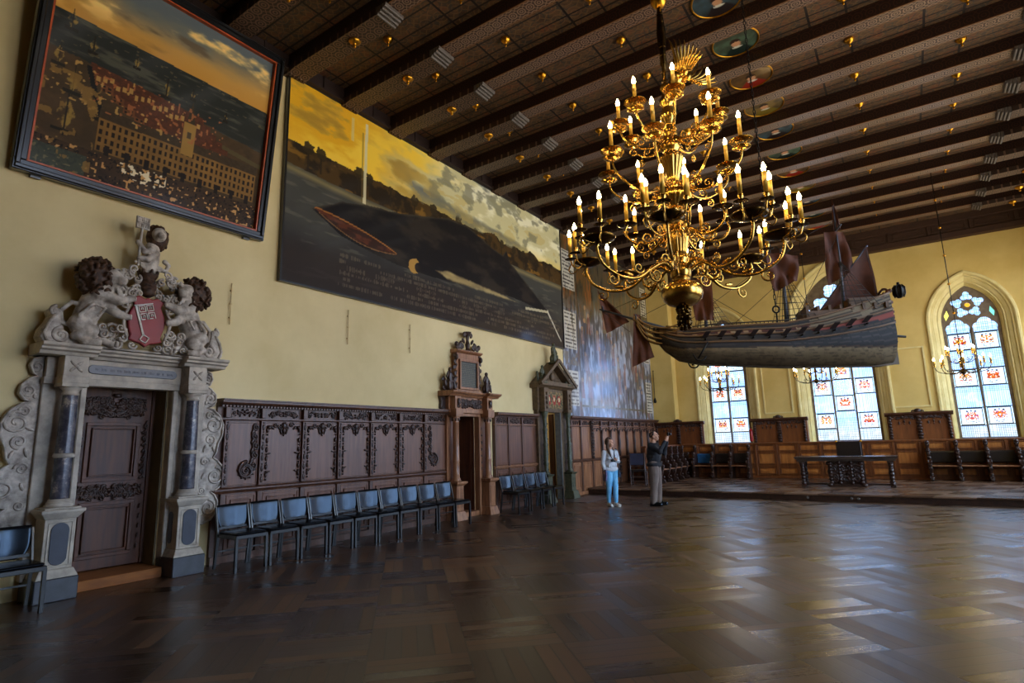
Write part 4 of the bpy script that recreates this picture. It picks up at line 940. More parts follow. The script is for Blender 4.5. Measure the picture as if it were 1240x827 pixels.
# whale picture
PW=thing('whale_painting','very wide varnished painting of a stranded dark whale under a golden sky','painting',(.02,10.03,4.32))
WW=9.44; WH=3.73
mb=MB(); mb.box(0,.05,-WW/2,WW/2,0,WH); mb.frame(-WW/2-.03,WW/2+.03,-.03,WH+.03,.035,0,.075); mb.build('frame',frame_black,PW)
def whale(U,V):
    a=U*WW; b=V*WH
    c=np.ones(U.shape+(3,))*np.array((.2,.2,.2)); hz=2.02-.02*a+.05*fbm(a*.8,a*0,3)
    n=fbm(a*.5+b*.3,b*1.6,21,6); n2=fbm(a*1.1,b*2.6,5,6)
    sky=mix(np.ones(c.shape)*np.array((.93,.70,.14)),(.84,.81,.62),sst(2.0,5.5,a+n*2.5)); sky=mix(sky,(.46,.47,.44),sst(.50,.68,n)*sst(1.4,3.5,a)); sky=mix(sky,(.99,.82,.26),sst(.50,.70,n2)*(1-sst(3,6,a))); sky=mix(sky,(.55,.40,.10),sst(.56,.72,1-n2)*(1-sst(2,5,a))*.7); sky=mix(sky,(.97,.95,.82),sst(.53,.68,n2)*sst(3,5,a)); sky=mix(sky,(.99,.80,.28),np.clip(1-(b-hz-.3)/.5,0,1)*.75)
    sky=mix(sky,(.78,.66,.34),(n2<.4)*.35)
    c=sky
    tree=hz+.42+.30*fbm(a*2.2,a*0,7,5)*(.6+.5*sst(4,7,a)); tr=np.ones(c.shape)*np.array((.30,.22,.10)); tr=mix(tr,(.16,.12,.07),sst(.4,.6,fbm(a*4,b*4,8))); tr=mix(tr,(.55,.40,.14),sst(.62,.75,fbm(a*3,b*6,18))*.8)
    c=np.where((b<tree)[...,None],tr,c)
    for k in range(16):
        g=random.Random(k); tx=.3+k*.55+g.uniform(-.2,.2); r=.06+.07*g.random(); hz0=2.02-.02*tx+.42; m=((a-tx)**2/r**2+((b-hz0-r*.8)/(r*1.1))**2+1.1*(vnoise(a*22,b*22,k)-.5)<1); c=mix(c,(.20,.16,.09),m*.9); c=mix(c,(.18,.14,.08),((np.abs(a-tx)<.02)&(b<hz0)&(b>hz0-.3))*.9)
    c=mix(c,(.50,.49,.40),sst(.55,.68,fbm(a*2.4+3,b*4.,77,5))*sst(2.5,4,a)*(b>hz+.5)*.7)
    shore=hz+.06-.04*np.sin(a); sea=mix(np.ones(c.shape)*np.array((.27,.27,.25)),(.16,.15,.15),sst(.3,.9,1-b/2.2+.4*(fbm(a*1.2,b*3,14)-.5))); sea=mix(sea,(.58,.52,.34),np.clip(1-np.abs(b-shore+.08)/.10,0,1)*.8); sea=mix(sea,(.50,.48,.40),sst(.6,.75,fbm(a*2,b*14,24))*.35)
    c=np.where((b<shore)[...,None],sea,c)
    c=mix(c,(.19,.15,.13),sst(0,.5,.98-.02*a-b)*.8)
    # the animal
    top=np.interp(a,[.55,1.2,1.9,2.6,3.4,4.2,4.9,5.5,6.0,6.4,6.55,6.7,7.2,7.9,8.6,9.0],[1.42,1.78,1.93,2.02,2.20,2.42,2.44,2.30,2.15,2.10,2.28,1.98,1.72,1.36,.98,.62])
    bot=np.interp(a,[.55,1.2,1.9,2.6,3.4,4.2,4.9,5.5,6.0,6.5,7.2,7.9,8.6,9.0],[1.42,1.10,.98,.90,.88,.90,.95,.98,1.02,1.05,1.02,.96,.86,.60])
    body=(a>.55)&(a<9.0)&(b<top+.03*(vnoise(a*9,b*0,1)-.5))&(b>bot); w=np.ones(c.shape)*np.array((.085,.075,.085)); w=mix(w,(.21,.18,.15),sst(.45,.75,fbm(a*1.6,b*3.5,31))*.8); w=mix(w,(.30,.28,.22),np.clip(1-(top-b)/.06,0,1)*.7)
    c=np.where(body[...,None],w,c)
    t=(a-.60)/2.0; mid=1.46-.34*t-.06*np.sin(PI*t); th=.14*np.sin(PI*np.clip(t,0,1))**.8; m=(t>0)&(t<1)&(np.abs(b-mid)<th); c=np.where(m[...,None],mix(np.ones(c.shape)*np.array((.36,.18,.11)),(.20,.11,.08),sst(.35,.65,fbm(a*5,b*14,2))),c); c=mix(c,(.62,.40,.18),((t>0)&(t<1)&(np.abs(b-mid-th)<.014))*1.); c=mix(c,(.48,.34,.2),((t>0.05)&(t<1)&(np.abs(b-mid+th)<.010))*1.)
    m=(((a-3.12)/.17)**2+((b-.98-.1*(a-3.1))/.17)**2+1.2*(fbm(a*7,b*7,4)-.5)<1)&(((a-3.25)/.13)**2+((b-.98)/.12)**2>1); c=mix(c,(.76,.58,.28),m*.9); 
    t=(a-3.75)/3.4; mid=1.06-.12*t+.0*t; th=.13*np.clip(1-t,0,1)**.6*np.clip(t*8,0,1); m=(t>0)&(t<1)&(np.abs(b-mid)<th); c=mix(c,(.80,.70,.46),m*sst(0,.07,th-np.abs(b-mid)+.05*(fbm(a*8,b*9,2)-.3))*(.45+.55*fbm(a*3,b*8,6)))
    t=(a-7.4)/1.2; m=(t>0)&(t<1)&(np.abs(b-(.86+.10*t))<.035); c=mix(c,(.80,.76,.62),m*.9)
    t=(a-8.55)/.75; m=(t>0)&(t<1)&(np.abs(b-(.98-.80*t))<.055*(1-.5*t)); c=mix(c,(.84,.82,.74),m*.9)
    # tall spout
    m=(np.abs(a-1.72-.02*(b-2))<.035)&(b>1.92)&(b<3.62); c=mix(c,(.86,.82,.66),m*.92); m=(np.abs(a-1.66)<.02)&(b>1.95)&(b<3.4); c=mix(c,(.5,.42,.22),m*.5)
    m=(np.abs(a-1.40)<.03)&(b>3.1)&(b<3.6); c=mix(c,(.85,.80,.6),m*.6)
    # inscription band: lines of old lettering
    for li in range(6):
        z=.74-li*.112; x1=[9.3,9.2,9.2,8.9,8.9,8.7][li]
        ww=(vnoise(a*2.6,a*0+li*7,40)>.30); s=(vnoise(a*62,b*0+li*3,41)>.40); m=(np.abs(b-z)<.026+.018*(vnoise(a*40,a*0+li,8)>.6))&ww&s&(a>1.15)&(a<x1)
        c=mix(c,(.46,.40,.31),m*.5)
    return c
paint_mesh('canvas',700,260,lambda U,V:(.053+0*U,-WW/2+WW*U,WH*V),whale,paint_gloss,PW)
# mural
PMU=thing('mural','tall mural with rows of robed figures and white text panels beside the gabled portal','mural',(0,18.35,2.33))
MW=7.1; MH=5.70
mb=MB(); mb.box(.0,.012,-MW/2,MW/2,0,MH); mb.build('plaster_ground',frame_black,PMU)
def mural(U,V):
    a=U*MW; b=V*MH; c=np.ones(U.shape+(3,))*np.array((.24,.26,.32)); n=fbm(a*3,b*1.2,3,6); n2=fbm(a*7,b*2.4,9,5)
    c=mix(c,(.62,.68,.78),sst(.40,.66,n2)); c=mix(c,(.16,.17,.24),sst(.5,.75,n)*.8); c=mix(c,(.42,.24,.20),sst(.60,.72,fbm(a*4,b*1.6,15))*.75)
    up=sst(2.9,4.0,b); o=mix(np.ones(c.shape)*np.array((.42,.30,.13)),(.25,.22,.14),sst(.4,.6,n2)); o=mix(o,(.55,.33,.12),sst(.55,.7,fbm(a*5,b*1.,33))); c=mix(c,np.where((a<2.2)[...,None],o,mix(o,(.34,.34,.28),np.ones_like(a)*.6)),up*.9)
    for k in range(26):
        g=random.Random(k*3+1); fx=1.1+g.random()*5.0; fz=.5+g.random()*2.9; s=.22+.1*g.random(); col=[(.50,.22,.18),(.62,.62,.66),(.20,.22,.34),(.55,.45,.28),(.60,.40,.34)][k%5]
        m=(np.abs(a-fx)<s*.55*(.5+.5*np.clip((fz+s-b)/(2*s),0,1)))&(np.abs(b-fz)<s); c=mix(c,col,m*.55); c=mix(c,(.70,.55,.42),((a-fx)**2+(b-fz-s-.05)**2<.006)*.7)
    c=mix(c,(.30,.28,.22),((np.abs(a-1.05)<.03)|(np.abs(a-6.35)<.03)|((np.abs(b-.32)<.03)&(a>1.05)&(a<6.35)))*1.)
    for (x0,x1,z0,z1) in((.12,.90,3.95,5.2),(.12,.90,2.05,3.22),(.12,.90,.30,1.38),(6.45,7.0,4.1,5.3),(6.45,7.0,2.2,3.2),(6.45,7.0,.25,1.45)):
        m=(a>x0)&(a<x1)&(b>z0)&(b<z1); t=np.ones(c.shape)*np.array((.80,.79,.74)); ln=((b-z0)/.115)%1; w=(vnoise(a*30,np.floor((b-z0)/.115)*5,7)>.22); t=mix(t,(.22,.2,.2),((np.abs(ln-.5)<.20)&w&(a>x0+.04)&(a<x1-.04))*.85); c=np.where(m[...,None],t,c)
    m=((a<.98)|(a>6.40))&((np.abs(b-3.58)<.25)|(np.abs(b-1.75)<.2)); c=mix(c,(.40,.36,.30),m*(fbm(a*8,b*8,5)>.5)*.8)
    # loss and craquelure, running vertically
    st=fbm(a*16,b*1.5,44,4); c=mix(c,(.70,.72,.76),(sst(.60,.72,st))*.5*(1-up)); c=mix(c,(.10,.10,.14),sst(.62,.74,1-st)*.5)
    return c
paint_mesh('painted_surface',420,330,lambda U,V:(.016+0*U,-MW/2+MW*U,MH*V),mural,paint_mural,PMU)
# iron wall rods
for k,(y,z0,z1,lb) in enumerate(((4.52,3.44,4.08,'slim iron rod on the plaster right of the stone portal'),(6.745,3.42,4.06,'slim iron rod on the plaster, middle of the three'),(8.34,3.44,4.04,'slim iron rod on the plaster nearest the carved doorway'))):
    mb=MB(); mb.tube([(.035,y,z0),(.035,y,z1)],.008,6); mb.ball((.035,y,(z0+z1)/2),(.014,.022,.02),8,6); mb.box(0,.035,y-.006,y+.006,z0+.1,z0+.115); mb.box(0,.035,y-.006,y+.006,z1-.12,z1-.105); tag(mb.build('wall_rod',plain('rod_brown',(.80,.68,.46),.6)),lb,'wall rod',group='iron rods on the left wall')
mb=MB(); mb.tube([(.10,21.93,4.25),(.10,21.93,3.05)],.010,6); mb.lathe([(.02,2.98),(.05,3.0),(.06,3.06),(.04,3.12),(.015,3.2)],(.10,21.93,0),12); mb.tube([(.10,21.93,4.25),(.10,21.945,4.28)],.02,6)
tag(mb.build('bell_pull',iron),'dark bell pull with a weight in the far left corner','bell pull')

# ---------------------------------------------------------------- chairs
def make_chair():
    r=thing('conference_chair','x','chair',(0,0,0))
    w=.228
    mb=MB(); 
    # padded shell back: straight top, rounded lower corners, gently curved
    nu,nv=16,10; vs=[]; 
    def outl(v):
        return .218*(.42+.58*math.sqrt(max(0,1-(1-min(1,v/.55))**2)))
        return .205*(1-(1-min(1,v/.45))**2.6*.34) if v<.45 else .205
    for side in(0,1):
        for j in range(nv+1):
            v=j/nv; h=outl(v)
            for i in range(nu+1):
                u=i/nu*2-1; z=.49+.335*v-.03*(1-abs(u)**2)*(1-v)*0; x=-.02-.05*v-.045*(1-u*u)+(.018 if side==0 else -.018)*(1-.6*abs(u)**6)*(1-.5*abs(2*v-1)**6); vs.append((x,h*u,z))
    N=(nv+1)*(nu+1); fs=[]
    for j in range(nv):
        for i in range(nu):
            a=j*(nu+1)+i; fs.append((a,a+1,a+nu+2,a+nu+1)); fs.append((N+a,N+a+nu+1,N+a+nu+2,N+a+1))
    for j in range(nv): a=j*(nu+1); fs.append((a,a+nu+1,N+a+nu+1,N+a)); a+=nu; fs.append((a,N+a,N+a+nu+1,a+nu+1))
    for i in range(nu): fs.append((i,N+i,N+i+1,i+1)); a=nv*(nu+1)+i; fs.append((a,a+1,N+a+1,N+a))
    mb.add(vs,fs,True); bk=mb.build('backrest',leather,r)
    mb=MB()
    for (y0,y1,z0,z1) in((-.05,.05,.60,.606),(-.05,.05,.714,.72),(-.05,-.044,.606,.714),(.044,.05,.606,.714),(-.004,.004,.62,.70),(-.028,-.022,.62,.70),(.022,.028,.62,.70)):
        x=lambda z:-.02-.05*(z-.49)/.335-.045+.018; mb.add([(x(z0)-.01,y0,z0),(x(z0)-.01,y1,z0),(x(z1)-.01,y1,z1),(x(z1)-.01,y0,z1),(x(z0)+.004,y0,z0),(x(z0)+.004,y1,z0),(x(z1)+.004,y1,z1),(x(z1)+.004,y0,z1)],[(0,3,2,1),(4,5,6,7),(0,1,5,4),(1,2,6,5),(2,3,7,6),(3,0,4,7)])
    mb.build('embossed_emblem',leather,bk)
    mb=MB(); mb.box(.0,.47,-w,w,.405,.455); mb.build('seat_frame',chair_black,r,.006)
    mb=MB(); mb.box(.01,.455,-w+.015,w-.015,.455,.485); mb.build('seat',leather,r,.014)
    for s in(-1,1):
        mb=MB(); mb.bar((.45,s*(w-.015),.43),(.46,s*(w-.015),0),.036,.036); mb.build('leg',chair_black,r,.003)
        mb=MB(); mb.bar((.02,s*(w-.0),.46),(-.03,s*w,0),.034,.030); mb.bar((.02,s*w,.44),(-.075,s*w,.80),.024,.028); mb.build('leg',chair_black,r,.003)
    mb=MB(); mb.bar((-.03,-w,.52),(-.03,w,.52),.02,.03); mb.build('back_rail',chair_black,r); mb=MB(); mb.bar((-.005,-w,.22),(-.005,w,.22),.018,.018); mb.build('stretcher',chair_black,r)
    return r
ch=make_chair(); XB=.42
rows=[(4.55+.492*k) for k in range(10)]
ordn=['first (nearest) chair','second chair','third chair','fourth chair','fifth chair','sixth chair','seventh chair','eighth chair','ninth chair','tenth (farthest) chair']
used=False
for k,y in enumerate(rows):
    o=ch if not used else dup(ch); used=True; o.location=(XB,y,0); o['label']='black leather chair, %s of the long row counted from the stone portal'%ordn[k]; o['group']='long row of ten black chairs'
for k,y in enumerate((11.15,11.68,12.21,12.74)):
    o=dup(ch,(XB,y,0),0,'black leather chair, %s of the four chairs by the gabled portal'%['nearest','second','third','farthest'][k]); o['group']='row of four black chairs'
o=dup(ch,(XB,2.09,0),0,'black leather chair cut by the left picture edge, in front of the portal wing'); del_=o.pop('group',None)
# ================================================================== CHANDELIERS
def cpath(P,n=14):
    """smooth curve through control points (Catmull-Rom)"""
    P=[Vector(p) for p in P]; Q=[P[0]*2-P[1]]+P+[P[-1]*2-P[-2]]; out=[]
    for i in range(1,len(Q)-2):
        for k in range(n if i<len(Q)-3 else n+1):
            t=k/n; a,b,c,d=Q[i-1:i+3]; out.append(.5*((2*b)+(c-a)*t+(2*a-5*b+4*c-d)*t*t+(3*b-a-3*c+d)*t**3))
    return out
CH=thing('brass_chandelier','huge many-armed brass chandelier with glowing candle bulbs','chandelier',(6.60,5.5,0))
mb=MB(); mb.lathe([(.001,2.60),(.02,2.61),(.03,2.64),(.018,2.66),(.035,2.69),(.05,2.73),(.06,2.79),(.045,2.83),(.04,2.85)],seg=16)
g=random.Random(2)
for k in range(46): a=g.uniform(0,2*PI); z=g.uniform(2.63,2.84); mb.ball((.055*cos(a),.055*sin(a),z),g.uniform(.016,.028),7,5)
mb.build('grape_finial',brass_d,CH)
mb=MB(); mb.lathe([(.04,2.84),(.08,2.85),(.14,2.875),(.185,2.92),(.203,2.975),(.195,3.03),(.16,3.075),(.10,3.10),(.075,3.115),(.09,3.125),(.09,3.14)],seg=40); mb.build('bowl',brass,CH)
mb=MB(); mb.lathe([(.09,3.13),(.10,3.15),(.11,3.2),(.10,3.24),(.085,3.27),(.075,3.30),(.085,3.33),(.08,3.36)],seg=30)
mb.lathe([(.065,3.36),(.08,3.42),(.10,3.52),(.112,3.60),(.10,3.64)],seg=72,flute=.06,nf=18)
mb.lathe([(.10,3.64),(.07,3.66),(.06,3.69),(.085,3.71),(.085,3.73),(.055,3.75)],seg=30)
mb.lathe([(.05,3.75),(.07,3.80),(.085,3.86),(.06,3.89)],seg=60,flute=.06,nf=14)
mb.lathe([(.055,3.88),(.06,3.90),(.12,3.94),(.165,3.99),(.17,4.03),(.12,4.07),(.07,4.09)],seg=80,flute=.05,nf=20)
mb.lathe([(.07,4.09),(.05,4.12),(.07,4.14),(.07,4.16)],seg=30)
mb.lathe([(.05,4.16),(.065,4.22),(.09,4.32),(.12,4.42),(.12,4.44)],seg=72,flute=.06,nf=16)
mb.lathe([(.12,4.44),(.08,4.47),(.07,4.50),(.09,4.53),(.10,4.57),(.08,4.61),(.06,4.64),(.08,4.68),(.085,4.73),(.06,4.77),(.05,4.82),(.075,4.86),(.08,4.92),(.06,4.97),(.05,5.02),(.07,5.05),(.075,5.10),(.05,5.14),(.04,5.2),(.06,5.23),(.05,5.27)],seg=30,flute=.02,nf=10)
mb.build('baluster_stem',brass,CH)
mb=MB(); mb.lathe([(.02,5.25),(.022,5.5),(.035,5.52),(.03,5.7),(.04,5.75),(.045,5.9),(.03,6.1),(.022,6.22)],seg=12,flute=.12,nf=5); 
for k in range(9): mb.tube([(.03*cos(a)*1.0,.03*sin(a),5.32+k*.1) for a in [2*PI*i/10 for i in range(10)]],.008,5,closed=True)
mb.build('wrapped_rod',brass_d,CH)
mb=MB(); mb.lathe([(.02,6.20),(.06,6.23),(.085,6.28),(.085,6.33),(.06,6.38),(.02,6.41)],seg=24,flute=.04,nf=10); mb.build('brass_ball',gilt,CH)
mb=MB(); mb.tube([(0,0,6.4),(0,0,8.40)],.016,8); mb.lathe([(.09,8.40),(.08,8.36),(.03,8.32)],seg=16); mb.build('suspension_rod',iron,CH)
# eagle on top
mb=MB(); limb(mb,[(0,.0,5.22),(.02,0,5.32),(.04,0,5.42)],[.05,.07,.05]); limb(mb,[(.04,0,5.42),(.03,0,5.50)],[.045,.035]); mb.ball((.04,0,5.53),(.045,.035,.035),10,7); limb(mb,[(.07,0,5.53),(.11,0,5.50)],[.016,.006],6); limb(mb,[(-.02,0,5.24),(-.12,0,5.14)],[.04,.03])
eg=sculpt(mb,'eagle',brass,CH,.009,1); eg.location=(.10,0,-.02)
for s in(-1,1):
    mb=MB(); root=Vector((.05,s*.05,5.36))
    for k in range(9):
        a=.15+k*.16; l=.34-.018*k; d=Vector((-cos(a)*.2+sin(a)*.75,s*(.35+.15*sin(a)),cos(a))).normalized()
        st=root+Vector((.02*k,s*.012*k,-.012*k)); mb.tube(cpath([st,st+d*l*.35+Vector((.02,s*.03,0)),st+d*l*.75+Vector((.02,s*.03,0)),st+d*l],3),[.022,.004],6)
    mb.ball(root+Vector((.04,0,-.02)),(.08,.03,.07),8,6)
    w_=mb.build('wing',brass,CH); w_.location=(.10,0,-.02)
CAN=[]
def candle_unit(parent,x,y,z,pan_r=.09,h=.20,gold=True,dark=False):
    c=bpy.data.objects.new('candle_socket',None)
    P=(x,y,z)
    if not CAN:
        m1=MB(); m1.lathe([(.010,-.05),(.02,-.035),(.012,-.02),(.03,-.005),(.95,.0),(1.,.012),(.97,.016),(.8,.006),(.03,.012)] if 0 else [(.12,-.04),(.22,-.03),(.10,-.015),(.35,0),(.75,.03),(.98,.09),(1.0,.10),(.96,.10),(.7,.05),(.25,.03)],seg=22)
        a=m1.build('t',brass); b=m1.build('t',brass_d)
        m2=MB(); m2.lathe([(.020,0),(.024,.01),(.018,.03),(.026,.045),(.024,.06),(.018,.065)],seg=12); s_=m2.build('t',brass)
        m3=MB(); m3.lathe([(.020,0),(.019,1.0),(.012,1.005)],seg=10); cd=m3.build('t',candle_m)
        m4=MB(); m4.lathe([(.008,0),(.017,.014),(.021,.03),(.017,.05),(.008,.072),(.001,.088)],seg=10); bl=m4.build('t',bulb)
        CAN.extend([a.data,b.data,s_.data,cd.data,bl.data])
        for o in(a,b,s_,cd,bl): bpy.data.objects.remove(o)
    def mk(n,me,pa,loc,sc=(1,1,1)): o=bpy.data.objects.new(n,me); link(o,pa); o.location=loc; o.scale=sc; return o
    mk('drip_pan',CAN[1 if dark else 0],parent,P,(pan_r,pan_r,.5*max(pan_r,.05)*1.6))
    mk('candle_socket',CAN[2],parent,(x,y,z+.0))
    cd=mk('candle',CAN[3],parent,(x,y,z+.05),(1,1,h))
    b=bpy.data.objects.new('flame_bulb',CAN[4]); link(b,cd); b.location=(0,0,1.0); b.scale=(1,1,1/h)
def arm(parent,P,r,m,scroll=True):
    mb=MB(); pts=cpath(P,8); mb.tube(pts,[r*1.25-(r*.5)*i/(len(pts)-1) for i in range(len(pts))],7)
    return mb
def rot(p,a): return (p[0]*cos(a)-p[1]*sin(a),p[0]*sin(a)+p[1]*cos(a),p[2])
N1=8
for k in range(N1):
    a=2*PI*k/N1+.22
    mb=MB(Matrix.Rotation(a,4,'Z')); pts=cpath([(.08,0,3.20),(.20,0,3.28),(.36,0,3.20),(.52,0,3.10),(.72,0,3.10),(.90,0,3.20),(.96,0,3.34),(.93,0,3.42)],8); mb.tube(pts,[.020-.007*i/(len(pts)-1) for i in range(len(pts))],7)
    mb.spiral((.30,0,3.15),.085,1.6,PI/2,-1,.014,'y'); mb.spiral((.50,0,3.20),.06,1.4,PI,1,.012,'y'); mb.spiral((.17,0,3.33),.06,1.4,-PI/2,1,.012,'y'); mb.spiral((.80,0,3.06),.07,1.3,PI/2,1,.011,'y'); mb.leaf((.62,0,3.13),.12,.04,.2,.012,'y')
    for t in(-.34,0,.34):
        R=.93; e=.20; px,py=R+e*cos(t*3.2),e*sin(t*3.2)
        mb.tube(cpath([(R,0,3.42),(R+(px-R)*.4,py*.4,3.40),(R+(px-R)*.85,py*.85,3.42),(px,py,3.50)],6),.009,6); mb.tube(cpath([(R+(px-R)*.5,py*.5,3.40),(R+(px-R)*.9,py*.9,3.34),(px*1.02,py*1.02,3.38),(px*1.0,py,3.44)],5),.007,5)
    A=mb.build('arm',brass,CH)
    mb=MB(Matrix.Rotation(a,4,'Z')); mb.lathe([(.02,3.39),(.08,3.405),(.145,3.43),(.16,3.45),(.155,3.455),(.10,3.435),(.03,3.43)],(.93,0,0),26); mb.build('large_drip_pan',brass_d,A)
    for t in(-.34,0,.34):
        p=rot((.93+.20*cos(t*3.2),.20*sin(t*3.2),3.50),a); candle_unit(CH,*p,pan_r=.062,h=.20,dark=True)
for (N,off,hub,pts,R,z,pr,h,dk) in ((8,.55,3.70,[(.06,0,3.70),(.16,0,3.62),(.30,0,3.52),(.45,0,3.54),(.52,0,3.64),(.50,0,3.72)],.50,3.72,.10,.20,True),
      (8,.1,4.10,[(.06,0,4.14),(.18,0,4.06),(.34,0,4.02),(.52,0,4.10),(.66,0,4.24),(.68,0,4.40)],.68,4.42,.115,.20,False),
      (8,.45,4.62,[(.06,0,4.66),(.16,0,4.58),(.30,0,4.58),(.44,0,4.68),(.51,0,4.80),(.51,0,4.88)],.51,4.88,.11,.16,False)):
    for k in range(N):
        a=2*PI*k/N+off; mb=MB(Matrix.Rotation(a,4,'Z')); q=cpath(pts,8); mb.tube(q,[.016-.006*i/(len(q)-1) for i in range(len(q))],7)
        r1=pts[2][0]; z1=pts[2][2]; mb.spiral((r1,0,z1+.06),.055,1.4,-PI/2,1,.010,'y'); mb.spiral((r1*.6,0,z1+.03),.05,1.3,PI/2,1,.010,'y'); mb.spiral((r1*1.25,0,z1-.04),.045,1.3,PI/2,-1,.009,'y')
        if not dk: mb.lathe([(.01,-.085),(.05,-.08),(.085,-.065),(.09,-.06),(.03,-.07)],(R,0,z),22)
        mb.build('arm',brass,CH); p=rot((R,0,z),a); candle_unit(CH,*p,pan_r=pr,h=h,dark=dk)

# three smaller chandeliers over the dais
SC=thing('small_chandelier','x','chandelier',(9.57,18.,2.9))
mb=MB(); mb.lathe([(.001,.0),(.02,.02),(.012,.05),(.045,.08),(.07,.12),(.04,.17),(.02,.2),(.035,.26),(.02,.34),(.04,.4),(.03,.46),(.015,.5),(.03,.58),(.045,.62),(.02,.67),(.01,.72)],seg=16); mb.tube([(.035*cos(t),0,-.05+.05*sin(t)) for t in [2*PI*i/14 for i in range(14)]],.01,6,closed=True); mb.build('stem',brass_d,SC)
for (n,R,z0,off) in((8,.56,.16,0),(6,.30,.42,.3)):
    for k in range(n):
        a=2*PI*k/n+off; mb=MB(Matrix.Rotation(a,4,'Z')); q=cpath([(.03,0,z0),(R*.3,0,z0-.07),(R*.62,0,z0-.06),(R*.9,0,z0),(R,0,z0+.10)],6); mb.tube(q,.009,6); mb.spiral((R*.5,0,z0),.045,1.3,-PI/2,1,.007,'y',12); mb.build('arm',brass_d,SC)
        p=rot((R,0,z0+.11),a); candle_unit(SC,*p,pan_r=.045,h=.12,dark=True)
mb=MB(); mb.tube([(0,0,.7),(0,0,5.50)],.010,6)
mb.build('rod',iron,SC)
for z in(.86,1.62,2.38,3.14,3.9,4.66): mb=MB(); mb.ball((0,0,z),.034,10,7); mb.build('rod_ball',gilt,SC)
SC['label']='small branched chandelier hanging in front of the right window'; SC['group']='small chandeliers over the dais'
dup(SC,(3.66,18.,2.9),.2,'small branched chandelier hanging in front of the left window'); dup(SC,(6.28,18.2,2.95),.4,'small branched chandelier mostly hidden behind the ship hull')

# ================================================================== MODEL SHIP
SH=thing('model_ship','large hanging model of an armed sailing ship with dark striped hull and brown sails','model ship',(8.25,8.5,2.40),math.atan2(1.0,2.35))
S0,S1=-2.90,-.03
sx=[-2.90,-2.86,-2.75,-2.58,-2.3,-1.3,-.2,-.03]
kz=[.60,.49,.34,.20,.13,.04,.0,.02]
rs=[-2.9,-2.7,-2.48,-2.05,-1.28,-.83,-.42,-.03]; rz=[.66,.60,.56,.57,.56,.63,.74,.88]
bs=[-2.90,-2.84,-2.7,-2.5,-2.2,-1.3,-.6,-.2,-.03]; bb=[.012,.06,.17,.26,.32,.34,.31,.26,.235]
def hull(U,V,grow=0):
    s=S0+(S1-S0)*U; k=np.interp(s,sx,kz); r=np.interp(s,rs,rz); B=np.interp(s,bs,bb)+grow
    t=np.abs(V*2-1); sg=np.sign(V-.5); y=B*np.sin(PI/2*np.clip(t/.5,0,1))**.75*(1-.22*np.clip((t-.5)/.5,0,1)**1.3)
    tt=t**1.25; z=k+(r-k)*tt-0; return s+.06*np.clip(t-.6,0,1)*(U>.99)*0,sg*y,z
def hullc(U,V):
    X,Y,Z=hull(U,V); wl=np.interp(X,[-2.9,-2.57,-.18,0],[.45,.31,.185,.2]); r=np.interp(X,rs,rz); h=(Z-wl)/(r-wl)
    c=np.ones(U.shape+(3,))*np.array((.055,.055,.085)); c=mix(c,(.46,.40,.30),(h<0)*1.); n=fbm(X*30,Z*60,3); c=mix(c,(.30,.26,.2),((h<0)&(n>.58))*.4)
    for a,b,col in((0,.04,(.24,.17,.12)),(.12,.15,(.17,.15,.15)),(.23,.26,(.18,.16,.16)),(.34,.37,(.22,.18,.15)),(.47,.50,(.22,.17,.12)),(.56,.59,(.15,.13,.13)),(.66,.80,(.26,.10,.075)),(.80,.85,(.42,.34,.22)),(.94,1.01,(.2,.15,.11))): c=mix(c,col,((h>a)&(h<=b))*1.)
    c=mix(c,(.03,.03,.04),((((Z-wl)*42)%1)<.16)*(h>0)*.8); c=mix(c,(.2,.17,.13),((((Z-wl)*30)%1)<.12)*(h<0)*.5)
    p=((X/.155)%1); c=mix(c,(.07,.07,.08),((p<.34)&(h>.38)&(h<.47))*1.); c=mix(c,(.62,.55,.42),((p>.45)&(p<.8)&(h>.68)&(h<.74))*.8)
    aft=(X>-1.0)&(h>.62); c=np.where(aft[...,None],mix(np.ones(c.shape)*np.array((.42,.37,.29)),(.12,.09,.07),(((h*14)%1)<.42)*1.),c); c=mix(c,(.45,.18,.13),((X>-1.0)&(h>.55)&(h<.64))*1.)
    return c
paint_mesh('hull',240,90,lambda U,V:hull(U,V),hullc,paint_matt,SH,smooth=True)
mb=MB(); vs=[];n=24
for i in range(n+1):
    U=np.array([i/n]); s,y,z=hull(U,np.array([1.0])); vs+=[(float(s[0]),float(y[0])*.99,float(z[0])-.05),(float(s[0]),-float(y[0])*.99,float(z[0])-.05)]
mb.add(vs,[(2*i,2*i+1,2*i+3,2*i+2) for i in range(n)]); mb.build('deck',wood_b,SH)
mb=MB(); m=20; V_=np.linspace(0,1,m); s,y,z=hull(np.ones(m),V_); mb.add([(float(s[i]),float(y[i]),float(z[i])) for i in range(m)],[tuple(range(m))]); 
for zz in(.50,.62,.74): mb.box(-.04,-.005,-.19,.19,zz,zz+.03)
for k in range(5): mb.box(-.04,.0,-.17+.075*k,-.135+.075*k,.55,.60); mb.ball((-.02,-.18+.09*k,.90),(.02,.03,.03),6,5)
mb.tube(cpath([(-.05,-.20,.88),(-.03,-.10,.94),(-.03,0,.96),(-.03,.10,.94),(-.05,.20,.88)],4),.016,6)
mb.build('transom',plain('transom_red_brown',(.36,.20,.14),.5),SH)
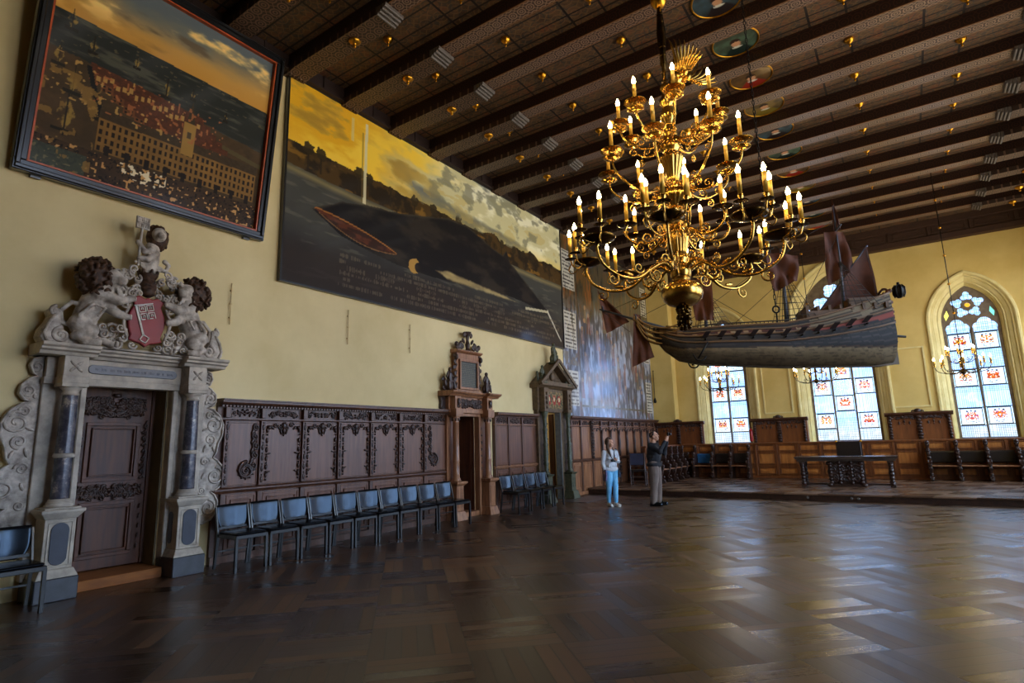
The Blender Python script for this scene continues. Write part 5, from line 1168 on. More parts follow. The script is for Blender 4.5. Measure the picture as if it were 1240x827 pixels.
# stern galleries, keel rudder, wales, rails
for sd in(-1,1):
    mb=MB()
    for f,r in((.62,.012),(.80,.014),(.90,.010),(1.0,.014)):
        V0=.5+.5*sd*f; U_=np.linspace(0.03,1,30); s,y,z=hull(U_,np.ones(30)*V0,.008); mb.tube([(float(a),float(b),float(c)) for a,b,c in zip(s,y,z)],r,6)
    mb.build('wale',plain('wale_brown',(.40,.30,.2),.5),SH)
    mb=MB()
    for i in range(34):
        U_=np.array([.06+.55*i/33]); s,y,z=hull(U_,np.array([.5+.5*sd])); x,yy,zz=float(s[0]),float(y[0]),float(z[0]); mb.bar((x,yy,zz),(x,yy,zz+.035),.008)
    mb.tube([(float(a),float(b),float(c)+.038) for a,b,c in zip(*hull(np.linspace(.06,.61,12),np.ones(12)*(.5+.5*sd)))],.008,6)
    mb.build('rail',rope,SH)
    for i in range(11):
        U_=np.array([.22+.066*i]); s,y,z=hull(U_,np.array([.5+.5*sd*.70])); x,yy,zz=float(s[0]),float(y[0]),float(z[0])
        mb=MB(); mb.add([(x-.04,yy,zz+.02),(x+.02,yy,zz+.02),(x+.07,yy+sd*.06,zz+.085),(x+.01,yy+sd*.06,zz+.085),(x-.04,yy+sd*.012,zz+.03),(x+.02,yy+sd*.012,zz+.03),(x+.07,yy+sd*.065,zz+.097),(x+.01,yy+sd*.065,zz+.097)],[(0,1,2,3),(7,6,5,4),(0,4,5,1),(1,5,6,2),(2,6,7,3),(3,7,4,0)]); mb.build('gun_port_lid',plain('lid_red',(.13,.08,.07),.5) if i+sd==-1 else bpy.data.materials.get('lid_red') or dark_beam,SH)
        mb=MB(); mb.tube([(x,yy-.02*sd,zz),(x,yy+sd*.085,zz-.004)],[.013,.010],7); mb.build('cannon',iron,SH)
    mb=MB(); mb.tube([(-.16,sd*.13,.36),(.10,sd*.14,.32)],[.018,.014],8); mb.tube([(-.14,sd*.10,.29),(.02,sd*.10,.27)],[.014,.010],8); mb.build('stern_cannon',iron,SH)
    mb=MB(); mb.tube([(-2.25,sd*.36,.36),(-2.38,sd*.36,.16)],.012,6); mb.tube(cpath([(-2.44,sd*.36,.22),(-2.40,sd*.37,.14),(-2.33,sd*.37,.13),(-2.28,sd*.36,.18)],4),.010,6); mb.build('anchor',iron,SH)
mb=MB(); mb.box(-.05,.04,-.012,.012,.0,.42); mb.tube([(s,0,z-.008) for s,z in zip(sx,kz)],.016,6); mb.build('keel_and_rudder',plain('keel_brown',(.35,.29,.22),.6),SH)
mb=MB()
for j,(z0,z1,w) in enumerate(((.46,.74,.07),(.53,.77,.09),(.60,.80,.11),(.40,.70,.04))):
    for sd in(-1,1): mb.tube(cpath([(-2.50,sd*(w+.14),z0+.06),(-2.75,sd*(w+.03),z0+.02),(-2.98,sd*w*.5,z0+.10),(-3.11,0,z1+.02)],5),.012,6)
for k in range(6): x=-2.62-.08*k; mb.tube([(x,-.12+.015*k,.60+.02*k),(x,0,.45+.045*k),(x,.12-.015*k,.60+.02*k)],.008,5)
mb.ball((-3.12,0,.80),(.045,.025,.04),8,6); mb.build('beakhead',plain('beak_gold_brown',(.50,.38,.20),.5),SH)
for bx in((-.5,-.10,-.2,.2,.70,.84),(-2.6,-2.2,-.2,.2,.50,.585)): mb=MB(); mb.box(*bx); mb.build('deck_house',plain('cabin_brown',(.33,.24,.16),.6),SH)
mb=MB(); mb.box(-1.02,-.55,-.24,.24,.60,.70)
for k in range(8): mb.box(-1.02+.13*k,-.99+.13*k,-.245,.245,.68,.76)
mb.build('quarterdeck',plain('deckhouse_brown',(.33,.24,.16),.6),SH)
for nm,P,r in(('bowsprit',[(-2.35,0,.50),(-3.60,0,.97)],(.024,.012)),('fore_mast',[(-2.20,0,.4),(-2.20,0,1.45)],(.026,.015)),('main_mast',[(-1.20,0,.4),(-1.17,0,1.62)],(.030,.016)),('mizzen_mast',[(-.50,0,.6),(-.47,0,1.40),(-.47,0,2.15)],(.022,.012))):
    mb=MB(); mb.tube(P,[r[0],r[1]] if len(P)==2 else [r[0],r[1],.006],8); mb.build(nm,mast_m,SH)
for (x,z) in((-2.2,1.15),(-1.18,1.30)): mb=MB(); mb.lathe([(.02,z),(.07,z+.05),(.07,z+.07),(.02,z+.075)],(x,0,0),14); mb.build('mast_top',mast_m,SH)
for P in(([(-2.2,-.45,1.25),(-2.2,.45,1.22)]),([(-1.18,-.5,1.48),(-1.18,.5,1.46)]),([(-.86,.02,.64),(-.12,.02,1.57)]),([(-3.12,-.3,.79),(-3.10,.3,.80)]),([(-3.55,-.25,.95),(-3.55,.25,.95)]),([(-.47,-.18,1.82),(-.47,.18,1.80)])): mb=MB(); mb.tube(P,.011,6); mb.build('yard',mast_m,SH)
def sail(P,n=14,bulge=.10,off=(0,1,0),wr=.02,name='sail'):
    A,B,C_,D=[Vector(p) for p in P]; g=random.Random(len(P)*7+int(A.x*100)); mb=MB(); vs=[]
    for L in(0,1):
        for j in range(n+1):
            for i in range(n+1):
                u=i/n; v=j/n; p=(A*(1-u)+B*u)*(1-v)+(D*(1-u)+C_*u)*v
                p=p+Vector(off)*(bulge*sin(PI*u)*sin(PI*v)+wr*sin(u*17+v*4)*v+wr*.6*sin(u*9-v*7)); p=p+Vector(off)*(.004*L); vs.append(p)
    N=(n+1)**2; fs=[]
    for j in range(n):
        for i in range(n): a=j*(n+1)+i; fs+=[(a,a+1,a+n+2,a+n+1),(N+a,N+a+n+1,N+a+n+2,N+a+1)]
    mb.add(vs,fs,True); return mb.build(name,sail_m,SH)
sail([(-.84,0,.66),(-.13,0,1.55),(-.07,0,.84),(-.10,0,.83)],bulge=.08)
sail([(-.62,0,1.80),(-.38,0,1.78),(-.30,0,1.27),(-.66,0,1.06)],bulge=.05,wr=.03)
sail([(-.48,0,2.24),(-.465,0,2.24),(-.40,0,1.82),(-.50,0,1.80)],bulge=.01,name='pennant')
sail([(-1.45,-.3,1.50),(-1.02,-.2,1.45),(-1.02,-.1,1.16),(-1.36,-.2,.98)],bulge=.08,wr=.05)
sail([(-1.05,.1,1.52),(-.98,.3,1.50),(-.92,.2,1.36),(-1.25,.1,1.05)],bulge=.05,wr=.04)
sail([(-2.40,-.25,1.22),(-2.12,-.3,1.20),(-2.13,-.25,.66),(-2.36,-.2,.68)],bulge=.06,wr=.03)
sail([(-3.62,-.02,1.26),(-3.58,.02,1.20),(-3.20,.05,.78),(-3.52,0,.62)],bulge=.06,wr=.02)
sail([(-3.14,-.02,.87),(-3.06,.02,.86),(-2.90,0,.26),(-3.20,-.02,.13)],bulge=.05,wr=.02)
mb=MB()
def ln(a,b): mb.tube([a,b],.0035,4)
for (mx,mz,z0) in((-2.2,1.18,.57),(-1.18,1.33,.58),(-.48,1.38,.72)):
    for sd in(-1,1):
        for k in range(6): x=mx-.14+.085*k; ln((x,sd*.27,z0+ (0.0)),(mx,sd*.02,mz))
        for j in range(1,9):
            t=j/9; pts=[(mx+(-.14+.085*k)*(1-t),sd*(.27*(1-t)+.02*t),z0+(mz-z0)*t) for k in(0,5)]; ln(*pts)
for a,b in (((-3.5,0,.93),(-2.2,0,1.40)),((-2.6,0,.60),(-1.18,0,1.55)),((-3.1,0,.80),(-2.2,0,1.2)),((-2.2,0,1.35),(-1.18,0,1.50)),((-1.9,.1,.6),(-1.18,0,1.2)),((-.1,0,.9),(-.15,0,1.52)),((-1.1,0,.65),(-.48,0,1.7)),((-2.2,0,1.1),(-1.5,.1,.62)),((-3.6,0,.97),(-3.2,0,.62)),((-1.18,0,1.6),(-.47,0,1.95))): ln(a,b)
mb.build('rigging',rope,SH)
mb=MB(); mb.tube([(-.10,0,.80),(.12,0,.97)],.007,6); mb.tube([(.12,0,.97),(.15,0,1.0)],.007,6); mb.build('lantern_bracket',iron,SH)
mb=MB(); mb.lathe([(.02,.84),(.045,.86),(.065,.90),(.065,.97),(.04,1.0),(.015,1.02),(.02,1.04),(.001,1.05)],(.16,0,0),8)
for k in range(8): a=2*PI*k/8; mb.tube([(.16+.05*cos(a),.05*sin(a),.85),(.16+.072*cos(a),.072*sin(a),.90),(.16+.072*cos(a),.072*sin(a),.97),(.16+.04*cos(a),.04*sin(a),1.01)],.007,5)
mb.build('stern_lantern',iron,SH)
def chain(mb,p,q,r,t):
    p=Vector(p);q=Vector(q);L=(q-p).length; n=int(L/(r*2.9))
    for i in range(n):
        c=p+(q-p)*((i+.5)/n); e=(i%2)
        mb.tube([(c.x+(r*.62*cos(a) if e else 0),c.y+(0 if e else r*.62*cos(a)),c.z+r*1.85*sin(a)) for a in [2*PI*k/8 for k in range(8)]],t,4,closed=True)
mb=MB(); chain(mb,(-1.31,0,.86),(-1.31,0,6.0),.024,.006); mb.tube([(-1.31+.04*cos(a),0,.80+.045*sin(a)) for a in [2*PI*k/14 for k in range(14)]],.012,6,closed=True); mb.tube([(-1.31,0,.76),(-1.31,0,.5)],.012,6); mb.build('hanging_chain',iron,SH); mb=MB(); chain(mb,(-2.45,0,.60),(-2.45,0,6.0),.022,.005); mb.build('hanging_chain',iron,SH)

# ================================================================== DAIS
def plank_mat():
    n=NT('dais_parquet'); p=n.pos(); x,y,_=n.sep(p); s=.62
    cu=n.ma('FLOOR',n.ma('MULTIPLY',n.ma('ADD',x,n.ma('MULTIPLY',y,-.35)),1/.75)); cv=n.ma('FLOOR',n.ma('MULTIPLY',y,1/.75))
    r=n.wn(n.comb(cu,cv,1.)); par=n.ma('FRACT',n.ma('MULTIPLY',n.ma('ADD',cu,cv),.5)); g=n.noise(n.mapv(p,(3,22,1)),2,6,.7)
    c=n.ramp(n.ma('ADD',n.ma('MULTIPLY',g,.5),n.ma('ADD',n.ma('MULTIPLY',r,.25),n.ma('MULTIPLY',par,.4))),[(.2,(.23,.16,.12)),(.55,(.38,.27,.20)),(.9,(.50,.37,.28))])
    n.set(c,n.ma('ADD',.26,n.ma('MULTIPLY',par,.22))); return n.m
dais_m=plank_mat()
mb=MB(); mb.box(.12,W,15.85,YE,0,.14); mb.ext([(15.80,.13),(15.80,.15),(15.82,.17),(YE,.17),(YE,.13)],.10,W,'x'); tag(mb.build('floor_dais',dais_m),kind='structure',label='raised wooden dais along the end wall')
mb=MB(); mb.box(.12,W,15.835,15.853,0.001,.128); mb.build('trim_5',wood_c,kind='structure')
for x,nm in((6.05,'left'),(6.98,'middle'),(7.12,'right')):
    mb=MB(); R=[]; mb.M=Matrix.Translation((x,15.835,.075))@Matrix.Rotation(PI/2,4,'X'); mb.lathe([(.032,0),(.032,.008),(.022,.010)],seg=14); tag(mb.build('floor_socket',plain('socket_grey',(.45,.42,.40),.4)),'small round %s socket in the dais riser below the carved table'%nm,'socket')
# low panelled bench back along the end wall
def lowpanel(L,label,loc,rz):
    r=thing('bench_panelling',label,'panelling',loc,rz)
    mb=MB(); mb.box(0,L,0,.07,0,1.12); mb.ext([(-.04,1.12),(-.05,1.14),(-.05,1.18),(.60,1.18),(.60,1.15),(.07,1.12)],0,L,'x') if L>6 else mb.ext([(-.04,1.12),(-.05,1.14),(-.05,1.18),(.12,1.18),(.12,1.12)],0,L,'x'); mb.box(0,L,-.025,0,0,.09); mb.box(0,L,-.02,0,.37,.42); mb.build('backboard',wood_h,r,.004)
    n=int(L/.66); w=L/n
    for i in range(n):
        a=i*w; f=MB()
        for z0,z1 in((.12,.35),(.45,.84),(.89,1.10)):
            f.frame(a+.06,a+w-.06,z0,z1,.03,-.035,0,'y'); 
            e=MB(); e.taper((a+.10,a+w-.10,-.0,.0),(a+.10,a+w-.10,-.0,.0),z0,z0) if 0 else e.box(a+.095,a+w-.095,-.010,0,z0+.035,z1-.035); e.box(a+.15,a+w-.15,-.022,0,z0+.07,z1-.07); e.build('raised_field',wood_f,r,.006)
        f.box(a-.035,a+.035,-.04,0,.09,1.12); f.build('panel_frame',wood_h,r,.003)
    return r
lowpanel(12.0,'long low honey-oak panelling running under the three windows',(1.15,21.32,.17),0)
lp=lowpanel(3.3,'low honey-oak panelling behind the side bench on the left of the dais',(1.10,18.0,.17),0); lp.rotation_euler=(0,0,PI/2)
# local frame of that one: x runs along +Y, front faces +X  (mirror of the end run)
# upper carved wainscot pieces between the windows
def upper(x0,x1,label,nd):
    r=thing('carved_wainscot',label,'wall panelling',((x0+x1)/2,0,0)); h=(x1-x0)/2; Y=22.12
    if x0<1 or x1>12.5: Y=21.90
    mb=MB(); mb.box(-h,h,Y,Y+.05,1.3,2.12); 
    if Y>22: mb.box(-h,h,Y+.05,YE,1.3,2.10)
    mb.build('backboard',wood_h,r)
    mb=MB(); mb.ext([(Y-.02,2.08),(Y-.06,2.12),(Y-.12,2.15),(Y-.13,2.2),(Y+.05,2.2),(Y+.05,2.08)],-h-.05,h+.05,'x')
    mb.build('cornice',wood,r)
    for i in range(nd+1):
        x=-h+.08+(2*h-.16)*i/nd; big=(i*2==nd); f=MB(); w=.10 if big else .06; f.box(x-w*.6,x+w*.6,Y-.06,Y,1.34,2.1); 
        for k in range(8): f.ball((x,Y-.07,1.42+.09*k),(w*(.6+.3*(k%2)),.03,.045),7,5)
        if big: f.ball((x,Y-.08,2.24),(.10,.05,.07),10,7); f.spiral((x-.12,Y-.06,2.21),.05,1.2,0,1,.02,'y'); f.spiral((x+.12,Y-.06,2.21),.05,1.2,PI,-1,.02,'y')
        f.build('carved_pilaster',wood_c,r)
    f=MB(); f.carve(Y-.03,-h+.05,h-.05,1.98,2.10,int(x0*7)+3,.018,160,'y',.05); 
    for i in range(nd):
        a=-h+.08+(2*h-.16)*(i+.5)/nd
        for dx in(-.14,0,.14): f.leaf((a+dx,Y-.03,1.92-.04*abs(dx)/.14),.10,.05,PI/2,.02,'y'); f.ball((a+dx,Y-.03,1.84),.02,6,5)
    f.build('hanging_tracery',wood_c,r)
upper(.03,1.92,'carved oak wainscot in the far left corner behind the man',2)
upper(3.62,5.40,'carved oak wainscot between the left and the middle window',2)
upper(7.72,9.40,'carved oak wainscot between the middle and the right window',2)
upper(11.25,13.1,'carved oak wainscot right of the right window',2)
mb=MB(); mb.lathe([(.06,0),(.065,.02),(.065,.36),(.05,.42),(.02,.44),(.02,.47)],seg=16); ex=mb.build('extinguisher_body',M('fire_red',(.70,.08,.06),.3)); EX=thing('fire_extinguisher','small red fire extinguisher hanging right of the left window','fire extinguisher',(3.56,22.05,1.40)); ex.parent=EX
mb=MB(); mb.bar((0,0,.46),(.06,0,.50),.015); mb.tube([(.02,0,.47),(.07,-.02,.40),(.07,-.03,.2)],.008,6); mb.box(-.01,.01,.05,.12,.2,.24); mb.build('valve_and_hose',iron,EX)

# ------------------------------------------------------------------ stalls
def divider_mesh(mb,y,t=.035):
    # carved scroll end, in the plane y; back at x=0, front to x=.56
    o=[(0,0),(.50,0),(.56,.03),(.54,.10),(.46,.13),(.43,.20),(.47,.28),(.50,.36),(.48,.43),(.52,.47),(.53,.54),(.48,.60),(.41,.62),(.37,.68),(.40,.76),(.38,.84),(.30,.88),(.22,.88),(.18,.94),(.20,1.02),(.17,1.10),(.08,1.13),(0,1.12)]
    vs,fs=curve_mesh([o],t,.012); mb.add([(v[0],y+v[2],v[1]) for v in vs],fs)
    for (x,z,r,a,d) in((.46,.54,.07,-PI/2,1),(.46,.07,.065,0,1),(.30,.80,.07,PI/2,-1),(.12,1.05,.06,PI/2,-1),(.42,.36,.05,0,-1)):
        for s in(-1,1): mb.spiral((x,y+s*(t+.004),z),r,1.4,a,d,.018,'y',16)
    for (x,z,r) in((.43,.66,.05),(.36,.86,.045),(.16,1.10,.055),(.48,.46,.045),(.50,.20,.03)): mb.ball((x,y,z),(r,t+.02,r),9,6)
def stall(name_label,Y,loc,rz,sp,grp,blue=None):
    r=thing('carved_bench',name_label,'bench',loc,rz,grp)
    n=len(Y)-1
    d=MB(); divider_mesh(d,0); d0=d.build('bench_divider',wood_c,r); d0.location=(0,Y[0],0)
    for y in Y[1:]: c=d0.copy(); link(c,r); c.location=(0,y,0)
    mb=MB(); mb.ext([(.02,.40),(.02,.44),(.46,.44),(.48,.425),(.48,.41),(.46,.40)],Y[0],Y[-1]); mb.build('seat_plank',wood_b,r,.005)
    for i in range(n):
        a,b=Y[i]+.05,Y[i+1]-.05; mb=MB(); mb.ext([(0.005,.50),(.05,.50),(.065,.53),(.065,.80),(.05,.84),(.005,.84)],a,b); mb.build('leather_back',blue_reflection_leather if blue==i else seat_leather,r,.01,label='shiny blue leather back' if blue==i else None)
    return r
blue_reflection_leather=M('blue_reflection_leather',(.20,.42,.62),.25,c2=(.14,.34,.55))  # seat leather with its blue reflection put into the base colour
# end-wall rows: local x -> -Y(world), local y -> X(world)
stall('row of three carved stalls with dark leather backs in the left corner of the dais',[0,.65,1.28,1.86],(1.76,21.28,.17),-PI/2,.6,None,0)
stall('row of carved stalls with dark leather backs at the right end of the dais',[0,.68,1.35,2.02,2.69,3.36,4.03],(8.66,21.28,.17),-PI/2,.67,None)
stall('side bench of carved stalls running along the left of the dais behind the man',[0,.62,1.22,1.82,2.42,3.0],(1.155,18.1,.17),0,.66,None)
# table
TB=thing('carved_table','long heavy table with a carved central support on the dais','table',(6.72,18.40,.17),math.radians(2))
mb=MB(); mb.box(-1.2,1.2,-.46,.46,.735,.775); mb.box(-1.16,1.16,-.42,.42,.68,.735); mb.ext([(-.47,.775),(-.49,.785),(-.49,.80),(.49,.80),(.49,.785),(.47,.775)],-1.22,1.22,'x'); mb.build('tabletop',M('table_top_oak',(.36,.30,.26),.22,c2=(.25,.2,.17),sc=3,stretch=(1,6,6)),TB,.004)
mb=MB(); mb.box(-.40,.40,-.30,.30,.06,.68); mb.box(-.44,.44,-.36,.36,0,.06); mb.carve(-.32,-.38,.38,.1,.64,4,.03,160,'y',.09)
for s in(-1,1):
    for k in range(7): mb.ball((s*.36,-.32,.12+.085*k),(.06,.06,.05),8,6); mb.ball((s*.14,-.33,.10+.09*k),(.045,.05,.055),8,6)
    mb.ball((s*.38,-.30,.62),(.08,.08,.06),8,6); mb.ball((s*.40,-.30,.05),(.09,.10,.05),8,6); mb.spiral((s*.25,-.34,.5),.09,1.4,0,s,.028,'y'); mb.spiral((s*.25,-.34,.25),.09,1.4,PI,s,.028,'y')
mb.build('carved_support',wood_c,TB)
for sx_ in(-1,1):
    for sy in(-1,1):
        mb=MB(); x=sx_*1.04; y=sy*.33; mb.box(x-.06,x+.06,y-.06,y+.06,0,.05)
        for k,(z,r) in enumerate(((.09,.07),(.16,.05),(.24,.062),(.34,.07),(.43,.062),(.5,.05),(.57,.066),(.63,.075))): mb.ball((x,y,z),(r,r,.065),9,7)
        mb.box(x-.07,x+.07,y-.07,y+.07,.64,.68); mb.build('leg',wood_c,TB)
    mb=MB(); mb.bar((sx_*.40,0,.05),(sx_*1.04,0,.05),.05,.05); mb.build('stretcher',wood_c,TB); mb=MB(); mb.bar((sx_*1.04,-.33,.05),(sx_*1.04,.33,.05),.05,.05); mb.build('stretcher',wood_c,TB)
AC=thing('armchair','dark leather high-backed armchair behind the carved table','chair',(6.77,19.45,.17))
mb=MB(); mb.box(-.31,.31,.02,.10,.56,1.19); mb.build('backrest',seat_leather,AC,.02)
mb=MB(); mb.box(-.29,.29,-.46,.04,.42,.50); mb.build('seat',seat_leather,AC,.02)
for s in(-1,1):
    mb=MB(); mb.bar((s*.31,.06,0),(s*.31,.06,1.16),.05); mb.build('leg',wood_c,AC); mb=MB(); mb.bar((s*.31,-.44,0),(s*.31,-.44,.66),.05); mb.build('leg',wood_c,AC)
    mb=MB(); mb.tube(cpath([(s*.31,.06,.72),(s*.32,-.2,.70),(s*.32,-.46,.68),(s*.32,-.50,.64)],5),.028,8); mb.build('armrest',wood_c,AC); mb=MB(); mb.ball((s*.31,.04,1.19),.035,8,6); mb.build('brass_finial',gilt,AC)
for y in(-.44,.06): mb=MB(); mb.bar((-.31,y,.2),(.31,y,.2),.04); mb.build('stretcher',wood_c,AC)
LC=thing('leather_side_chair','old leather side chair with turned legs standing on the dais behind the man','chair',(1.22,17.02,.17),.25)
mb=MB(); mb.box(-.23,.23,-.02,.02,.62,.98); mb.build('backrest',M('dusty_blue_leather',(.22,.23,.30),.3),LC,.01)
mb=MB(); mb.box(-.24,.24,-.02,.42,.42,.48); mb.build('seat',seat_leather,LC,.012)
for sx_ in(-1,1):
    for y,h in((0,1.0),(.40,.43)): mb=MB(); mb.lathe([(.022,0),(.03,.03),(.018,.06),(.03,.12),(.02,.18),(.03,.26),(.02,.33),(.026,.38),(.026,h)],(sx_*.22,y,0),10); mb.build('leg',wood_c,LC)
for a,b in [((-.22,y,z),(.22,y,z)) for z in(.12,.26) for y in(0,.4)]+[((s*.22,0,.18),(s*.22,.4,.18)) for s in(-1,1)]+[((-.22,0,.58),(.22,0,.58))]: mb=MB(); mb.bar(a,b,.03); mb.build('stretcher',wood_c,LC)
# ================================================================== PEOPLE (local +x is the way they face)
skin=M('skin',(.80,.60,.48),.55,c2=(.74,.52,.41),sc=12)
def hand(mb,w,d,up,k=1.,curl=.5,side=1):
    """palm from wrist w along d; five separate fingers curling towards up"""
    w=Vector(w); d=Vector(d).normalized(); up=Vector(up); up=(up-d*up.dot(d)).normalized(); sd=d.cross(up).normalized()*side
    p=w+d*.045*k; mb.ball(w,(.026*k,.026*k,.026*k),8,6); 
    for f,(o,l) in enumerate(((-.030,.070),(-.010,.080),(.011,.076),(.031,.060))):
        mb.tube([w+sd*o*.5,w+d*.085*k+sd*o*k],[.018,.013],8)
        b=w+d*.085*k+sd*o*k; m=b+(d*(1-curl*.5)+up*curl*.6).normalized()*l*.5*k; e=m+(d*(1-curl*1.3)+up*curl*1.3).normalized()*l*.5*k
        limb(mb,[b,m,e],[.0105,.0095,.008],8)
    b=w+d*.03*k-sd*.028*k; m=b+(d*.6-sd*.7+up*.3).normalized()*.035*k; e=m+(d*.9+up*.5).normalized()*.03*k; limb(mb,[b,m,e],[.013,.011,.009],8)
def head(mb,c,yaw,pitch,k=1.):
    R=Matrix.Rotation(yaw,3,'Z')@Matrix.Rotation(-pitch,3,'Y'); c=Vector(c); P=lambda x,y,z:c+R@Vector((x*k,y*k,z*k))
    mb.ball(P(0,0,.02),(.098*k,.078*k,.105*k),16,12,R); mb.ball(P(.03,0,-.045),(.062*k,.058*k,.07*k),12,9,R); mb.ball(P(.055,0,-.085),(.028*k,.032*k,.026*k),10,7,R)
    limb(mb,[P(.094,0,.02),P(.113,0,-.022)],[.010*k,.016*k],8); mb.ball(P(.088,0,-.060),(.014*k,.027*k,.007*k),8,6,R); mb.ball(P(.086,0,-.074),(.014*k,.024*k,.008*k),8,6,R)
    for s in(-1,1): mb.ball(P(-.005,s*.080,-.005),(.022*k,.010*k,.034*k),8,6,R); mb.ball(P(.082,s*.032,.035),(.014*k,.025*k,.008*k),8,6,R); mb.ball(P(.06,s*.045,-.02),(.03*k,.022*k,.025*k),8,6,R)
    return R,P
def eyes(P,R,k,parent):
    mb=MB()
    for s in(-1,1): mb.ball(P(.086,s*.031,.012),(.010*k,.014*k,.009*k),8,6,R)
    mb.build('eyes',plain('eye_dark',(.12,.09,.08),.2),parent)
# ---- man
MN=thing('person','man in a dark jacket and brown-grey trousers holding a camera up to photograph the hall','person',(3.08,13.60,0),math.radians(5))
mb=MB(); FL=[(.02,.13,.04),(-.03,-.13,.04)]
for s,(fx,fy,_) in zip((1,-1),FL):
    limb(mb,[(0,s*.10,.92),(.02+fx*.5,s*.115,.50),(fx-.02,fy,.09)],[.088,.058,.042]); limb(mb,[(fx-.04,fy,.05),(fx+.14,fy+s*.03,.035)],[.042,.034])
limb(mb,[(0,0,.95),(-.01,0,1.12),(0,0,1.32),(0,0,1.42)],[.125,.13,.135,.085]); mb.ball((0,0,1.36),(.10,.19,.09),14,10); mb.ball((0,0,.95),(.12,.165,.12),14,10)
for s in(-1,1): mb.ball((0,s*.085,1.30),(.11,.11,.16),12,9)
limb(mb,[(0,0,1.42),(.02,0,1.53)],[.062,.056])
HR,HP=head(mb,(.045,0,1.63),0,.28)
ARM=[((0,.19,1.41),(.20,.25,1.24),(.33,.10,1.55)),((0,-.19,1.41),(.22,-.23,1.27),(.34,-.07,1.54))]
for A in ARM: limb(mb,list(A),[.055,.043,.028])
hand(mb,ARM[0][2],(.15,-.25,.75),(.6,-.6,.1),1,.75,1); hand(mb,ARM[1][2],(.15,.25,.75),(.6,.6,.1),1,.75,-1)
body=sculpt(mb,'body',skin,MN,.0075,2); eyes(HP,HR,1,body)
dark_cloth=M('black_jacket_cloth',(.085,.075,.095),.85,c2=(.06,.055,.07),sc=20,bump=.2); trouser=M('taupe_trousers',(.46,.385,.34),.8,c2=(.35,.285,.255),sc=5,bump=.2,stretch=(3,3,.6))
mb=MB(); limb(mb,[(0,0,.98),(-.01,0,1.12),(0,0,1.30),(0,0,1.40)],[.155,.155,.155,.10]); mb.ball((0,0,.96),(.185,.245,.085),14,10); mb.ball((0,0,1.15),(.18,.205,.20),14,10); mb.ball((0,0,1.36),(.115,.215,.10),14,10)
for s in(-1,1): mb.ball((0,s*.085,1.27),(.135,.125,.20),12,9)
for s,A in zip((1,-1),ARM): p=Vector(A[1]).lerp(Vector(A[2]),.80); limb(mb,[A[0],A[1],p],[.086,.074,.052])
mb.tube([(.03,.06*cos(a)+0,1.45+.0*a) if 0 else (.01+.065*cos(a),.065*sin(a),1.455) for a in [2*PI*i/14 for i in range(14)]],.022,8,closed=True)
for k in range(5): mb.tube([(-.10,-.16+.08*k,1.02),(.02,-.19+.07*k,1.10)],.022,6)
sculpt(mb,'jacket',dark_cloth,MN,.011,2)
mb=MB()
for s,(fx,fy,_) in zip((1,-1),FL): limb(mb,[(0,s*.085,.95),(.02,s*.11,.75),(.02+fx*.5,s*.12,.50),(fx-.01,fy,.10)],[.135,.12,.096,.086])
mb.ball((0,0,.96),(.135,.175,.10),14,10); sculpt(mb,'trousers',trouser,MN,.011,2)
mb=MB()
for s,(fx,fy,_) in zip((1,-1),FL): limb(mb,[(fx-.05,fy,.052),(fx+.06,fy+s*.015,.050),(fx+.17,fy+s*.03,.04)],[.052,.05,.040]); mb.box(fx-.10,fx+.20,fy-.035,fy+.035,0,.02)
sculpt(mb,'shoes',leather,MN,.008,1)
mb=MB(); 
for k in range(130):
    g=random.Random(k); a=g.uniform(0,2*PI); z=g.uniform(-.25,1); r=math.sqrt(1-z*z); x=r*cos(a)
    if x>.45 and z<.75: continue
    if x>.1 and z<.1: continue
    mb.ball(HP(-.012+.092*x,.080*r*sin(a),.03+.098*z),(.020,.020,.014),6,5)
sculpt(mb,'hair',plain('short_dark_hair',(.14,.10,.08),.7),MN,.008,1)
mb=MB(); mb.tube([(.10,.19,1.05),(.165,.08,1.18),(.13,-.06,1.36),(.03,-.13,1.455),(-.09,-.10,1.40),(-.165,.02,1.25),(-.16,.15,1.08),(-.02,.20,.99)],.016,6,closed=True,flat=.5,flatax=(1,0,0)); mb.build('shoulder_strap',plain('tan_strap',(.48,.42,.32),.7),MN)
CM=thing('camera','small silver and black camera held up in the man\'s hands','camera',(3.08,13.60,0),math.radians(5))
mb=MB(); mb.box(.375,.415,-.075,.075,1.635,1.72); cb=mb.build('camera_body',iron,CM,.006); mb=MB(); mb.M=Matrix.Translation((.415,0,1.677))@Matrix.Rotation(PI/2,4,'Y'); mb.lathe([(.032,0),(.032,.03),(.028,.05),(.020,.05)],seg=16); mb.build('lens',chair_black,CM); mb=MB(); mb.box(.372,.375,-.05,.05,1.645,1.71); mb.build('screen',plain('camera_screen',(.35,.40,.46),.15),CM)
# ---- woman
WM=thing('person','woman in a white blouse and light blue jeans with a camera strap, looking up','person',(2.18,13.05,0),math.radians(-38))
mb=MB(); k=.915; FW=[(.06,.07),(-.05,-.06)]
for s,(fx,fy) in zip((1,-1),FW): limb(mb,[(0,s*.075,.84),(.02+fx*.6,s*.07,.46),(fx-.02,fy,.085)],[.078,.05,.034]); limb(mb,[(fx-.03,fy,.045),(fx+.12,fy+s*.015,.03)],[.034,.028])
limb(mb,[(0,0,.88),(0,0,1.02),(0,0,1.20),(0,0,1.30)],[.105,.092,.105,.07]); mb.ball((0,0,.86),(.105,.15,.11),14,10); mb.ball((0,0,1.265),(.085,.155,.07),14,10)
for s in(-1,1): mb.ball((.06,s*.065,1.17),(.055,.06,.06),10,8)
limb(mb,[(0,0,1.30),(.01,0,1.41)],[.05,.045]); HR2,HP2=head(mb,(.02,0,1.50),math.radians(32),.16,.93)
